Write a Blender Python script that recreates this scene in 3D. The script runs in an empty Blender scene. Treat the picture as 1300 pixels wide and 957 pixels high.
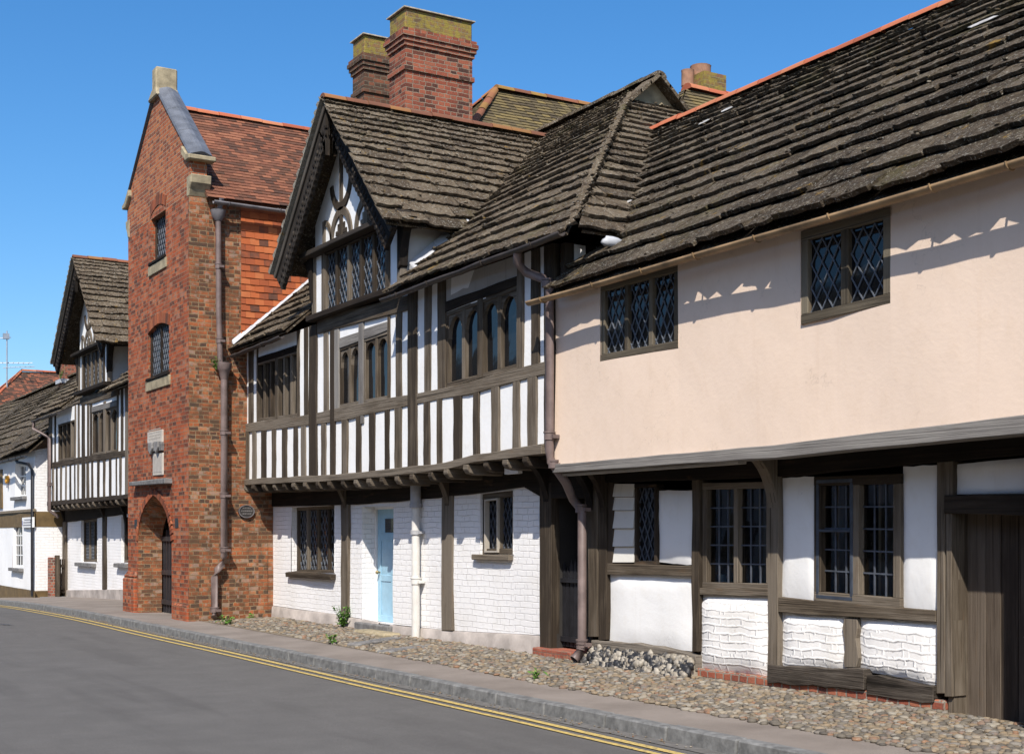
import bpy, bmesh, math, random
from mathutils import Vector
random.seed(7)
R = random.Random(11)
sc = bpy.context.scene
COL = sc.collection

# ------------------------------------------------------------------ camera model (used to survey real planes)
ANG = math.radians(31.0); CA, SA = math.cos(ANG), math.sin(ANG)
F, HZ, EYE = 1711.0, 680.0, 1.6
def ax(u, v, X):
    d = u-650.0; t = X/(F*SA+CA*d); return Vector((X, t*(F*CA-SA*d), EYE+t*(HZ-v)))
def ay(u, v, Y):
    d = u-650.0; t = Y/(F*CA-SA*d); return Vector((t*(F*SA+CA*d), Y, EYE+t*(HZ-v)))
def az(u, v, Z):
    d = u-650.0; t = (Z-EYE)/(HZ-v); return Vector((t*(F*SA+CA*d), t*(F*CA-SA*d), Z))
def yz(u, v, X):
    p = ax(u, v, X); return (p.y, p.z)
def yu(u, X): return ax(u, HZ, X).y
def vz(u, z, X):
    t = X/(F*SA+CA*(u-650.0)); return HZ-(z-EYE)/t
def lin(*pts):
    def f(u):
        if u <= pts[0][0]: a, b = pts[0], pts[1]
        elif u >= pts[-1][0]: a, b = pts[-2], pts[-1]
        else:
            for a, b in zip(pts, pts[1:]):
                if a[0] <= u <= b[0]: break
        return a[1]+(b[1]-a[1])*(u-a[0])/(b[0]-a[0])
    return f
def fn(x): return x if callable(x) else (lambda u: x)
def zg(y):
    if y < 25: return 0.0
    y = min(y, 46); return -0.0012*(y-25)**2

# ------------------------------------------------------------------ mesh building
class MB:
    def __init__(s): s.v = []; s.f = []; s.r = []; s.sm = []; s.g = []
    def add(s, vs, fs, r=None, smooth=False, g=None):
        o = len(s.v); s.v += [tuple(p) for p in vs]
        r = R.random() if r is None else r
        for f in fs:
            s.f.append(tuple(i+o for i in f)); s.r.append(r); s.sm.append(smooth); s.g.append(g)
    def box(s, a, b, r=None, g=None):
        x0, y0, z0 = a; x1, y1, z1 = b
        s.add([(x0,y0,z0),(x1,y0,z0),(x1,y1,z0),(x0,y1,z0),(x0,y0,z1),(x1,y0,z1),(x1,y1,z1),(x0,y1,z1)],
              [(0,3,2,1),(4,5,6,7),(0,1,5,4),(1,2,6,5),(2,3,7,6),(3,0,4,7)], r, g=g)
    def hexa(s, p, r=None, g=None):        # p: 4 bottom, 4 top
        s.add(p, [(0,3,2,1),(4,5,6,7),(0,1,5,4),(1,2,6,5),(2,3,7,6),(3,0,4,7)], r, g=g)
    def ext(s, poly, x0, x1, r=None, g=None):   # prism along X of a (y,z) polygon
        n = len(poly)
        vs = [(x0, y, z) for y, z in poly]+[(x1, y, z) for y, z in poly]
        s.add(vs, [tuple(range(n)), tuple(range(2*n-1, n-1, -1))]+[(i, (i+1) % n, n+(i+1) % n, n+i) for i in range(n)], r, g=g)
    def extg(s, pts, d, r=None, g=None):        # prism of a 3D polygon along vector d
        n = len(pts); d = Vector(d)
        vs = [Vector(p) for p in pts]+[Vector(p)+d for p in pts]
        s.add(vs, [tuple(range(n)), tuple(range(2*n-1, n-1, -1))]+[(i, (i+1) % n, n+(i+1) % n, n+i) for i in range(n)], r, g=g)
    def strip(s, lo, hi, x0, x1, r=None, g=None):   # band between two (y,z) polylines of equal length
        n = len(lo); vs = []
        for (a, b) in zip(lo, hi): vs += [(x0, a[0], a[1]), (x0, b[0], b[1]), (x1, b[0], b[1]), (x1, a[0], a[1])]
        fs = [(0,1,2,3), tuple(4*(n-1)+k for k in (3,2,1,0))]
        for i in range(n-1):
            o = 4*i; q = o+4
            for k in range(4): fs.append((o+k, q+k, q+(k+1) % 4, o+(k+1) % 4))
        s.add(vs, fs, r, g=g)
    def tube(s, path, rad, n=10, r=None, cap=True):
        path = [Vector(p) for p in path]; m = len(path); vs = []; fs = []
        rads = rad if isinstance(rad, (list, tuple)) else [rad]*m
        up = Vector((0,0,1))
        for i, p in enumerate(path):
            d = (path[min(i+1, m-1)]-path[max(i-1, 0)])
            d = d.normalized() if d.length > 1e-9 else up
            q = Vector((1,0.3,0)) if abs(d.z) > .9 else up
            a = d.cross(q).normalized(); b = d.cross(a).normalized()
            for k in range(n):
                t = 2*math.pi*k/n; vs.append(p+(a*math.cos(t)+b*math.sin(t))*rads[i])
        for i in range(m-1):
            for k in range(n): fs.append((i*n+k, i*n+(k+1) % n, (i+1)*n+(k+1) % n, (i+1)*n+k))
        s.add(vs, fs, r, smooth=True)
        if cap:
            s.add([vs[k] for k in range(n)], [tuple(range(n))], r); s.add([vs[(m-1)*n+k] for k in range(n)], [tuple(range(n))], r)
    def blob(s, c, rx, ry, rz, r=None, jit=.18, rot=0.0, seg=7, ring=4, smooth=True):
        vs = []; cr, sr = math.cos(rot), math.sin(rot)
        for i in range(1, ring):
            ph = math.pi*i/ring
            for k in range(seg):
                th = 2*math.pi*k/seg; j = 1+R.uniform(-jit, jit)
                x, y, z = rx*math.sin(ph)*math.cos(th)*j, ry*math.sin(ph)*math.sin(th)*j, rz*math.cos(ph)*j
                vs.append((c[0]+x*cr-y*sr, c[1]+x*sr+y*cr, c[2]+z))
        t = len(vs); vs += [(c[0], c[1], c[2]+rz), (c[0], c[1], c[2]-rz)]; fs = []
        for i in range(ring-2):
            for k in range(seg): fs.append((i*seg+k, i*seg+(k+1) % seg, (i+1)*seg+(k+1) % seg, (i+1)*seg+k))
        for k in range(seg): fs.append((t, (k+1) % seg, k)); fs.append((t+1, (ring-2)*seg+k, (ring-2)*seg+(k+1) % seg))
        s.add(vs, fs, r, smooth)
    def build(s, name, mat, parent=None, uv='wall', bevel=0.0, recalc=True, root=None):
        me = bpy.data.meshes.new(name)
        o = bpy.data.objects.new(name, me); COL.objects.link(o)
        off = Vector((0,0,0))
        if parent is not None:
            o.parent = parent
            q = parent
            while q is not None: off += q.location; q = q.parent
        me.from_pydata([tuple(Vector(p)-off) for p in s.v], [], s.f); me.update()
        if recalc:
            bm = bmesh.new(); bm.from_mesh(me); bmesh.ops.recalc_face_normals(bm, faces=bm.faces); bm.to_mesh(me); bm.free(); me.update()
        lay = me.uv_layers.new(name='UVMap').data
        at = me.attributes.new('rnd', 'FLOAT', 'FACE').data
        Z = Vector((0,0,1))
        AX = {'x': Vector((1,0,0)), 'y': Vector((0,1,0)), 'z': Z}
        vcache = s.v
        for pl in me.polygons:
            i = pl.index; at[i].value = s.r[i]; pl.use_smooth = s.sm[i]
            n = pl.normal; g = s.g[i] if s.g[i] is not None else uv
            if isinstance(g, str) and g == 'wall':
                if abs(n.z) > .85: e1, e2 = AX['x'], AX['y']
                else: e1 = Z.cross(n).normalized(); e2 = Z
            else:
                gv = AX[g] if isinstance(g, str) else Vector(g).normalized()
                e1 = gv; e2 = n.cross(gv)
                if e2.length < .1: e1, e2 = (AX['y'], AX['z']) if abs(n.x) > .5 else ((AX['x'], AX['z']) if abs(n.y) > .5 else (AX['x'], AX['y']))
            for li in pl.loop_indices:
                p = Vector(vcache[me.loops[li].vertex_index]); lay[li].uv = (p.dot(e1), p.dot(e2))
        me.materials.append(mat)
        if bevel:
            m = o.modifiers.new('bevel', 'BEVEL'); m.width = bevel; m.segments = 1; m.limit_method = 'ANGLE'; m.angle_limit = math.radians(40)
        return o

def thing(name, label, cat, loc=(0,0,0), group=None):
    o = bpy.data.objects.new(name, None); COL.objects.link(o); o.empty_display_size = .3
    o.location = loc; o['label'] = label; o['category'] = cat
    if group: o['group'] = group
    return o
def tag(o, label, cat, group=None):
    o['label'] = label; o['category'] = cat
    if group: o['group'] = group
    return o
def struct(o, kind='structure'): o['kind'] = kind; return o

# ------------------------------------------------------------------ materials
class NT:
    def __init__(s, name):
        s.m = bpy.data.materials.new(name); s.m.use_nodes = True
        s.t = s.m.node_tree; s.n = s.t.nodes; s.b = s.n['Principled BSDF']; s.out = s.n['Material Output']
    def node(s, typ, ins=None, **kw):
        n = s.n.new(typ)
        for k, v in kw.items(): setattr(n, k, v)
        for k, v in (ins or {}).items(): s.set(n.inputs[k], v)
        return n
    def set(s, inp, v):
        if hasattr(v, 'bl_rna') and isinstance(v, bpy.types.NodeSocket): s.t.links.new(v, inp)
        else:
            if isinstance(v, tuple) and len(v) == 3 and inp.type == 'RGBA': v = v+(1,)
            inp.default_value = v
    def uv(s): return s.node('ShaderNodeTexCoord').outputs['UV']
    def obj(s): return s.node('ShaderNodeTexCoord').outputs['Object']
    def rnd(s): return s.node('ShaderNodeAttribute', attribute_name='rnd').outputs['Fac']
    def scale(s, vec, x, y, z=1.0, off=None):
        r = s.node('ShaderNodeVectorMath', {0: vec, 1: (x, y, z)}, operation='MULTIPLY').outputs[0]
        if off is not None:
            c = s.node('ShaderNodeCombineXYZ', {'X': off, 'Y': off, 'Z': off}).outputs[0]
            r = s.node('ShaderNodeVectorMath', {0: r, 1: c}, operation='ADD').outputs[0]
        return r
    def noise(s, vec, sc_, det=4.0, rough=.55, out=0, dist=0.0):
        return s.node('ShaderNodeTexNoise', {'Vector': vec, 'Scale': sc_, 'Detail': det, 'Roughness': rough, 'Distortion': dist}).outputs[out]
    def ramp(s, fac, stops, interp='LINEAR'):
        n = s.node('ShaderNodeValToRGB', {'Fac': fac}); cr = n.color_ramp; cr.interpolation = interp
        while len(cr.elements) < len(stops): cr.elements.new(.5)
        for e, (p, c) in zip(cr.elements, stops):
            e.position = p; e.color = (c, c, c, 1) if isinstance(c, (int, float)) else tuple(c)+(1,)
        return n.outputs[0]
    def mix(s, fac, a, b, mode='MIX'):
        n = s.node('ShaderNodeMix', data_type='RGBA', blend_type=mode)
        s.set(n.inputs[0], fac); s.set(n.inputs[6], a); s.set(n.inputs[7], b); return n.outputs[2]
    def math(s, op, a, b=0.0):
        return s.node('ShaderNodeMath', {0: a, 1: b}, operation=op).outputs[0]
    def bump(s, h, strength=.5, dist=.01, normal=None):
        ins = {'Height': h, 'Strength': strength, 'Distance': dist}
        if normal is not None: ins['Normal'] = normal
        return s.node('ShaderNodeBump', ins).outputs[0]
    def fin(s, col, rough=.85, normal=None, spec=.3):
        s.set(s.b.inputs['Base Color'], col); s.set(s.b.inputs['Roughness'], rough)
        s.b.inputs['Specular IOR Level'].default_value = spec
        if normal is not None: s.set(s.b.inputs['Normal'], normal)
        return s.m

def m_timber(name, c0, c1, c2, bump=.6):
    t = NT(name); r = t.rnd(); off = t.math('MULTIPLY', r, 37.0)
    uv = t.uv()
    g1 = t.noise(t.scale(uv, 1.2, 22, 1, off), 1.0, 6, .65, dist=.4)
    g2 = t.noise(t.scale(uv, .5, 70, 1, off), 1.0, 3, .6)
    bl = t.noise(t.scale(uv, 1.6, 3.5, 1, off), 1.0, 3, .5)
    f = t.math('ADD', t.math('MULTIPLY', g1, .6), t.math('MULTIPLY', bl, .4))
    f = t.math('ADD', f, t.math('MULTIPLY', t.math('SUBTRACT', r, .5), .40))
    col = t.ramp(f, [(.34, c0), (.5, c1), (.68, c2)])
    cr = t.ramp(g2, [(.33, 1.0), (.40, 0.0)])
    col = t.mix(t.math('MULTIPLY', cr, .7), col, tuple(x*.3 for x in c0))
    hs = t.noise(t.scale(uv, 3, 14, 1, off), .7, 2)
    col = t.mix(t.math('MULTIPLY', t.ramp(hs, [(.66, 0.0), (.74, 1.0)]), .35), col, (.14, .085, .045))
    h = t.math('ADD', g1, t.math('MULTIPLY', g2, .8))
    return t.fin(col, .88, t.bump(h, bump, .012), .15)
TIMBER = m_timber('weathered_oak', (.042,.032,.023), (.094,.074,.053), (.17,.142,.11), .9)
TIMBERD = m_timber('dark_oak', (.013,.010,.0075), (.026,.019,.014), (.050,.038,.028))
TIMBERG = m_timber('grey_oak', (.10,.092,.085), (.17,.158,.146), (.24,.225,.205))
TIMBERB = m_timber('black_carved_oak', (.010,.008,.007), (.020,.016,.013), (.045,.037,.030), .9)
SILLOAK = m_timber('rotted_sill_oak', (.016,.013,.010), (.075,.062,.050), (.19,.165,.135), 1.0)

def m_plaster(name, c, dirt=(.55,.52,.45), amt=.55, bump=.25, streak=True):
    t = NT(name); o = t.obj()
    n1 = t.noise(o, 1.4, 5, .6); n2 = t.noise(o, 22, 4, .6); n3 = t.noise(t.scale(o, 1, 5, .45), 1.6, 4, .6)
    col = t.mix(t.math('MULTIPLY', t.ramp(n1, [(.42, 0.0), (.72, 1.0)]), amt), c, tuple(a*b for a, b in zip(c, (.93,.92,.90))))
    if streak: col = t.mix(t.math('MULTIPLY', t.ramp(n3, [(.58, 0.0), (.75, 1.0)]), amt*.5), col, tuple(a*b for a, b in zip(c, dirt)))
    n4 = t.noise(o, 5.5, 6, .7)
    col = t.mix(t.math('MULTIPLY', t.ramp(n4, [(.50, 0.0), (.66, 1.0)]), amt*.45), col, tuple(a*b for a, b in zip(c, (.86,.82,.76))))
    vo = t.node('ShaderNodeTexVoronoi', {'Vector': t.scale(t.node('ShaderNodeVectorMath', {0: o, 1: t.noise(o, 2.5, 4, .6, out=1)}, operation='ADD').outputs[0], 1, .8, .8), 'Scale': .9}, feature='DISTANCE_TO_EDGE').outputs[0]
    crk = t.math('MULTIPLY', t.ramp(vo, [(.0, 1.0), (.006, 0.0)]), t.ramp(n1, [(.5, 0.0), (.6, 1.0)]))
    col = t.mix(t.math('MULTIPLY', crk, .35), col, tuple(a*.55 for a in c))
    h = t.math('ADD', t.math('MULTIPLY', n1, 3.0), t.math('ADD', t.math('MULTIPLY', n2, .35), t.math('MULTIPLY', n4, .9)))
    return t.fin(col, .9, t.bump(h, bump, .012), .2)
PLASTER = m_plaster('white_limewash', (.80,.80,.79), (.8,.77,.72))
PINK = m_plaster('pink_render', (.745,.595,.475), (.84,.78,.72), .5, .2)
DIRTYSHADEPLASTER = m_plaster('stained_shaded_render', (.42,.41,.39), (.35,.33,.3), .9)  # for the cheek walls, and a panel darkened to hold eave shade

def m_brick(name, ramp, mortar, w=.215, h=.070, ms=.007, rough_mix=.5, distort=.018, weather=(.055,.045,.038), wamt=.5, pale=None, bump=.7):
    t = NT(name); uv = t.uv(); o = t.obj()
    nv = t.noise(o, 9, 4, .6, out=1)
    nv = t.node('ShaderNodeVectorMath', {0: nv, 1: (.5,.5,.5)}, operation='SUBTRACT').outputs[0]
    nv = t.node('ShaderNodeVectorMath', {0: nv, 'Scale': distort*2}, operation='SCALE').outputs[0]
    vec = t.node('ShaderNodeVectorMath', {0: uv, 1: nv}, operation='ADD').outputs[0]
    b = t.node('ShaderNodeTexBrick', {'Vector': vec, 'Color1': (0,0,0,1), 'Color2': (1,1,1,1), 'Mortar': (.5,.5,.5,1), 'Scale': 1.0,
               'Mortar Size': ms, 'Mortar Smooth': .35, 'Bias': 0.0, 'Brick Width': w, 'Row Height': h}, offset=.5, squash=.55, squash_frequency=2)
    tint = t.node('ShaderNodeSeparateColor', {0: b.outputs['Color']}).outputs[0]
    fine = t.noise(o, 45, 4, .65); big = t.noise(o, 1.1, 5, .62); mid = t.noise(o, 6, 4, .6)
    f = t.math('ADD', tint, t.math('MULTIPLY', t.math('SUBTRACT', fine, .5), .8))
    col = t.ramp(f, ramp)
    mort = t.mix(fine, tuple(c*.5 for c in mortar), tuple(c*1.25 for c in mortar))
    col = t.mix(b.outputs['Fac'], col, mort)
    wm = t.math('MULTIPLY', t.ramp(t.math('ADD', t.math('MULTIPLY', big, .45), t.math('MULTIPLY', mid, .55)), [(.43, 0.0), (.60, 1.0)]), wamt)
    col = t.mix(wm, col, weather)
    if pale:
        pm = t.ramp(t.math('ADD', t.math('MULTIPLY', t.noise(o, 9, 3, .6), .7), t.math('MULTIPLY', tint, .3)), [(.60, 0.0), (.66, 1.0)])
        col = t.mix(t.math('MULTIPLY', pm, .45), col, pale)
    hgt = t.math('ADD', t.math('SUBTRACT', 1.0, b.outputs['Fac']), t.math('MULTIPLY', fine, .5))
    return t.fin(col, .9, t.bump(hgt, bump, .012), .2)
BRICK = m_brick('old_red_brick', [(.0,(.085,.04,.03)), (.17,(.19,.05,.024)), (.45,(.34,.074,.027)), (.75,(.42,.10,.034)), (1.0,(.44,.15,.058))],
                (.27,.195,.125), wamt=.38, weather=(.105,.052,.034), pale=(.20,.165,.145))
BRICKSIDE = m_brick('weathered_brick', [(.0,(.065,.045,.035)), (.2,(.15,.06,.03)), (.5,(.27,.088,.036)), (.8,(.36,.11,.042)), (1.0,(.36,.17,.08))],
                (.31,.225,.13), wamt=.68, weather=(.088,.055,.033), pale=(.25,.235,.205))
BRICKNEW = m_brick('orange_brick', [(.0,(.15,.055,.033)), (.3,(.26,.07,.033)), (.6,(.36,.105,.042)), (1.0,(.42,.15,.06))], (.36,.29,.20), wamt=.2)
CHIMBRICK = m_brick('chimney_brick', [(.0,(.05,.028,.022)), (.3,(.17,.05,.03)), (.6,(.27,.075,.042)), (1.0,(.33,.11,.06))], (.30,.235,.17), wamt=.22)
CHIMDARK = m_brick('sooty_brick', [(.0,(.05,.035,.026)), (.5,(.13,.062,.036)), (1.0,(.24,.085,.045))], (.20,.17,.12), wamt=.5)
PLINTHBRICK = m_brick('plinth_brick', [(.0,(.10,.05,.04)), (.4,(.30,.085,.05)), (1.0,(.38,.14,.08))], (.30,.26,.21), w=.22, h=.078, ms=.012, wamt=.25)

def m_paintbrick(name, c=(.80,.79,.78), bump=.8, h=.078, ms=.006, dist=.02):
    t = NT(name); uv = t.uv(); o = t.obj()
    nv = t.noise(o, 4, 3, .5, out=1)
    nv = t.node('ShaderNodeVectorMath', {0: nv, 1: (.5,.5,.5)}, operation='SUBTRACT').outputs[0]
    nv = t.node('ShaderNodeVectorMath', {0: nv, 'Scale': dist*2}, operation='SCALE').outputs[0]
    vec = t.node('ShaderNodeVectorMath', {0: uv, 1: nv}, operation='ADD').outputs[0]
    b = t.node('ShaderNodeTexBrick', {'Vector': vec, 'Color1': (0,0,0,1), 'Color2': (1,1,1,1), 'Mortar': (.5,.5,.5,1), 'Scale': 1.0,
               'Mortar Size': ms, 'Mortar Smooth': .9, 'Bias': 0.0, 'Brick Width': .23, 'Row Height': h}, offset=.5)
    fine = t.noise(o, 30, 5, .65); big = t.noise(o, 1.6, 4, .6)
    tint = t.node('ShaderNodeSeparateColor', {0: b.outputs['Color']}).outputs[0]
    col = t.mix(t.math('MULTIPLY', t.ramp(big, [(.5, 0.0), (.75, 1.0)]), .5), c, tuple(x*y for x, y in zip(c, (.86,.84,.79))))
    chip = t.ramp(t.noise(o, 14, 4, .7), [(.66, 0.0), (.70, 1.0)])
    col = t.mix(t.math('MULTIPLY', chip, .5), col, (.52,.46,.40))
    hh = t.math('ADD', t.math('MULTIPLY', t.math('SUBTRACT', 1.0, b.outputs['Fac']), .9), t.math('ADD', t.math('MULTIPLY', fine, .5), t.math('MULTIPLY', tint, .5)))
    return t.fin(col, .85, t.bump(hh, bump, .013), .25)
WBRICK = m_paintbrick('painted_brick')
WBRICKR = m_paintbrick('rough_painted_brick', (.80,.785,.76), .42, .078, .016, .045)

def m_stone(name, ramp, lich=.5, scale=1.0, moss=.55):
    t = NT(name); o = t.obj(); r = t.rnd()
    n1 = t.noise(o, 7*scale, 6, .7); n2 = t.noise(o, 40*scale, 4, .7); n3 = t.noise(o, 1.3, 4, .6)
    f = t.math('ADD', t.math('MULTIPLY', r, .24), t.math('MULTIPLY', n1, .76))
    col = t.ramp(f, ramp)
    n5 = t.noise(o, 26*scale, 5, .75)
    col = t.mix(t.math('MULTIPLY', t.ramp(n5, [(.52, 0.0), (.60, 1.0)]), .55), col, tuple(c*.45 for c in ramp[1][1]))
    n6 = t.noise(o, 24*scale, 5, .75)
    ls = t.ramp(n6, [(.575, 0.0), (.63, 1.0)])
    col = t.mix(t.math('MULTIPLY', ls, lich), col, (.33,.30,.235))
    sp = t.ramp(t.noise(o, 42*scale, 3, .6), [(.635, 0.0), (.67, 1.0)])
    col = t.mix(t.math('MULTIPLY', sp, lich), col, (.42,.41,.37))
    ms = t.ramp(t.math('ADD', t.math('MULTIPLY', n3, .6), t.math('MULTIPLY', t.noise(o, 16, 4, .7), .4)), [(.55, 0.0), (.63, 1.0)])
    col = t.mix(t.math('MULTIPLY', ms, moss), col, (.085,.075,.028))
    ys = t.ramp(t.noise(o, 4.2, 5, .75), [(.635, 0.0), (.67, 1.0)])
    col = t.mix(t.math('MULTIPLY', ys, .8), col, (.28,.17,.04))
    h = t.math('ADD', t.math('MULTIPLY', n1, 1.6), t.math('ADD', t.math('MULTIPLY', n2, .6), t.math('MULTIPLY', n5, .9)))
    return t.fin(col, .93, t.bump(h, 1.0, .035), .12)
SLAB = m_stone('stone_roof_slab', [(.28,(.040,.030,.021)), (.47,(.116,.087,.058)), (.66,(.195,.155,.107)), (.9,(.30,.26,.195))], .9)
SLABD = m_stone('dark_roof_slab', [(.28,(.026,.020,.014)), (.47,(.078,.059,.040)), (.66,(.145,.115,.08)), (.9,(.26,.225,.17))], .9)
def m_tile(name, ramp, dark=.35):
    t = NT(name); o = t.obj(); r = t.rnd()
    n1 = t.noise(o, 9, 4, .6); n2 = t.noise(o, 50, 3, .6); n3 = t.noise(o, 1.0, 4, .6)
    f = t.math('ADD', t.math('MULTIPLY', r, .75), t.math('MULTIPLY', n1, .25)); col = t.ramp(f, ramp)
    col = t.mix(t.math('MULTIPLY', t.ramp(n3, [(.45, 0.0), (.65, 1.0)]), dark), col, (.07,.045,.03))
    return t.fin(col, .85, t.bump(n2, .4, .006), .2)
TILE = m_tile('clay_roof_tile', [(.05,(.055,.035,.028)), (.3,(.12,.055,.035)), (.6,(.19,.075,.045)), (.95,(.27,.115,.065))], .35)
HUNG = m_tile('hung_tile', [(.05,(.06,.04,.032)), (.17,(.13,.055,.035)), (.28,(.30,.08,.033)), (.7,(.41,.108,.037)), (.95,(.46,.155,.06))], .2)
OLDTILE = m_tile('lichen_tile', [(.1,(.07,.055,.035)), (.5,(.12,.095,.05)), (.9,(.20,.15,.06))], .2)
RIDGE = m_tile('red_ridge_tile', [(.1,(.30,.085,.045)), (.6,(.42,.12,.06)), (.95,(.45,.2,.1))], .15)
RIDGEL = m_tile('lichened_ridge_tile', [(.1,(.15,.065,.04)), (.6,(.25,.095,.05)), (.85,(.26,.15,.045)), (.97,(.34,.21,.05))], .3)

def m_simple(name, c, rough=.6, var=.25, scale=8, bump=.15, spec=.4, metal=0.0):
    t = NT(name); o = t.obj(); n = t.noise(o, scale, 5, .6); n2 = t.noise(o, scale*6, 3, .6)
    col = t.mix(t.ramp(n, [(.35, 0.0), (.7, 1.0)]), tuple(x*(1-var) for x in c), tuple(min(1, x*(1+var)) for x in c))
    t.b.inputs['Metallic'].default_value = metal
    return t.fin(col, rough, t.bump(t.math('ADD', n, t.math('MULTIPLY', n2, .4)), bump, .008), spec)
IRON = m_simple('brown_painted_iron', (.155,.115,.105), .5, .25, 5)
IRONG = m_simple('grey_painted_iron', (.16,.15,.155), .5, .3, 5)
IRONW = m_simple('cream_painted_pipe', (.62,.60,.56), .5, .12, 4)
BLACK = m_simple('black_paint', (.018,.018,.021), .45, .3, 7)
GUTTER = m_simple('rusty_brown_gutter', (.25,.165,.085), .5, .45, 2.2)
GUTTERD = m_simple('dark_gutter', (.045,.036,.030), .6, .4, 3)
LEAD = m_simple('lead_sheet', (.11,.12,.14), .55, .3, 4, .2)
LEADP = m_simple('pale_repair', (.36,.35,.33), .8, .3, 9, .4)
LEADW = m_simple('white_lead_flashing', (.42,.43,.45), .6, .15, 6, .3)
CAME = m_simple('lead_came', (.105,.118,.14), .5, .2, 9)
CAMED = m_simple('dark_iron_glazing_bar', (.07,.08,.10), .5, .3, 9)
STONE = m_simple('buff_stone', (.30,.25,.16), .9, .3, 7, .5)
STONEW = m_simple('pale_stone', (.47,.43,.37), .85, .15, 9, .3)
STONEG = m_simple('grey_stone', (.16,.155,.15), .85, .35, 9, .6)
BLUEDOOR = m_simple('pale_blue_paint', (.30,.50,.63), .45, .08, 6, .08)
WHITEP = m_simple('white_gloss_paint', (.78,.78,.77), .4, .05, 6, .05)
BROWNP = m_simple('brown_masonry_paint', (.135,.088,.035), .7, .25, 4, .3)
PLINTHG = m_simple('grey_rendered_plinth', (.36,.32,.29), .9, .28, 3, .8)
YELLOWBOX = m_simple('yellow_plastic', (.75,.36,.03), .45, .05, 5)
CUPB = m_simple('pale_blue_ceramic', (.35,.55,.68), .3, .05, 5)
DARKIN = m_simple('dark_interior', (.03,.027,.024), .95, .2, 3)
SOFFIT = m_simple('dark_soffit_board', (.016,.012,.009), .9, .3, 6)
GREYLET = m_simple('grey_lettering', (.22,.22,.25), .6, .1, 5)
MORTAR = m_simple('lime_mortar', (.36,.32,.25), .95, .35, 9, .8)
LICHENC = m_simple('yellow_lichen_mortar', (.25,.20,.035), .95, .45, 14, .8)
BRASS = m_simple('dull_brass', (.35,.27,.14), .4, .2, 9, .1, .5, .8)

def m_glass(name, trans=0.0, base=(.008,.009,.011)):
    t = NT(name); o = t.obj()
    nb = t.bump(t.noise(o, 3.5, 2, .5), .05, .03)
    if not trans: return t.fin(base, .06, nb, .5)
    fr = t.node('ShaderNodeFresnel', {'IOR': 1.5, 'Normal': nb}).outputs[0]
    tr = t.node('ShaderNodeBsdfTransparent', {'Color': (trans, trans*1.02, trans, 1)}).outputs[0]
    gl = t.node('ShaderNodeBsdfGlossy', {'Color': (1,1,1,1), 'Roughness': .04, 'Normal': nb}).outputs[0]
    mx = t.node('ShaderNodeMixShader', {0: fr, 1: tr, 2: gl}).outputs[0]
    t.t.links.new(mx, t.out.inputs['Surface']); return t.m
GLASS = m_glass('dark_window_glass')
CLEAR = m_glass('clear_window_glass', .8)

def m_asphalt():
    t = NT('asphalt'); o = t.obj(); n = t.noise(o, 75, 4, .75); b = t.noise(o, 1.6, 7, .72); c = t.noise(t.scale(o, 1.2, .12, 1), 1.5, 4, .6)
    col = t.ramp(t.math('ADD', t.math('MULTIPLY', n, .68), t.math('MULTIPLY', b, .32)), [(.34,(.076,.073,.069)), (.5,(.105,.10,.094)), (.66,(.140,.134,.126))])
    col = t.mix(t.math('MULTIPLY', t.ramp(c, [(.52, 0.0), (.66, 1.0)]), .35), col, (.062,.058,.055))
    return t.fin(col, .88, t.bump(n, .5, .006), .25)
ASPHALT = m_asphalt()
def m_pave():
    t = NT('pavement_tarmac'); o = t.obj(); n = t.noise(o, 110, 3, .7); b = t.noise(o, 1.3, 5, .6)
    col = t.ramp(t.math('ADD', t.math('MULTIPLY', n, .4), t.math('MULTIPLY', b, .6)), [(.35,(.15,.127,.108)), (.5,(.205,.176,.152)), (.66,(.26,.226,.197))])
    return t.fin(col, .9, t.bump(n, .5, .006), .2)
PAVE = m_pave()
KERBM = m_simple('kerb_granite', (.15,.15,.145), .85, .35, 12, .5)
def m_yellow():
    t = NT('yellow_road_paint'); o = t.obj(); n = t.noise(o, 24, 5, .7); w = t.noise(o, 130, 2, .6)
    f = t.ramp(t.math('ADD', t.math('MULTIPLY', n, .65), t.math('MULTIPLY', w, .35)), [(.49, 0.0), (.58, 1.0)])
    return t.fin(t.mix(t.math('MULTIPLY', f, .8), (.52,.38,.12), (.13,.115,.09)), .8, None, .25)
YELLOW = m_yellow()
def m_pebble():
    t = NT('cobble_flint'); o = t.obj(); r = t.rnd(); n = t.noise(o, 30, 4, .6)
    col = t.ramp(t.math('ADD', t.math('MULTIPLY', r, .8), t.math('MULTIPLY', n, .2)), [(.1,(.075,.066,.055)), (.3,(.15,.13,.10)), (.5,(.21,.155,.095)), (.64,(.26,.235,.19)), (.8,(.14,.125,.11)), (.9,(.22,.12,.065)), (.97,(.34,.32,.27))])
    return t.fin(col, .75, t.bump(n, .3, .006), .3)
PEB = m_pebble()
def m_flint():
    t = NT('knapped_flint'); o = t.obj(); r = t.rnd(); n = t.noise(o, 22, 4, .6)
    col = t.ramp(t.math('ADD', t.math('MULTIPLY', r, .5), t.math('MULTIPLY', n, .5)), [(.36,(.022,.022,.024)), (.46,(.07,.066,.062)), (.52,(.24,.21,.165)), (.75,(.33,.30,.25))])
    return t.fin(col, .5, t.bump(n, .4, .008), .4)
FLINT = m_flint()
def m_leaf(name, c):
    t = NT(name); r = t.rnd(); col = t.mix(r, tuple(x*.55 for x in c), tuple(x*1.4 for x in c)); return t.fin(col, .6, None, .3)
LEAF = m_leaf('weed_leaf', (.09,.19,.03))
GROUNDM = m_simple('earth', (.10,.09,.065), .95, .3, .4, .4)

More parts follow.
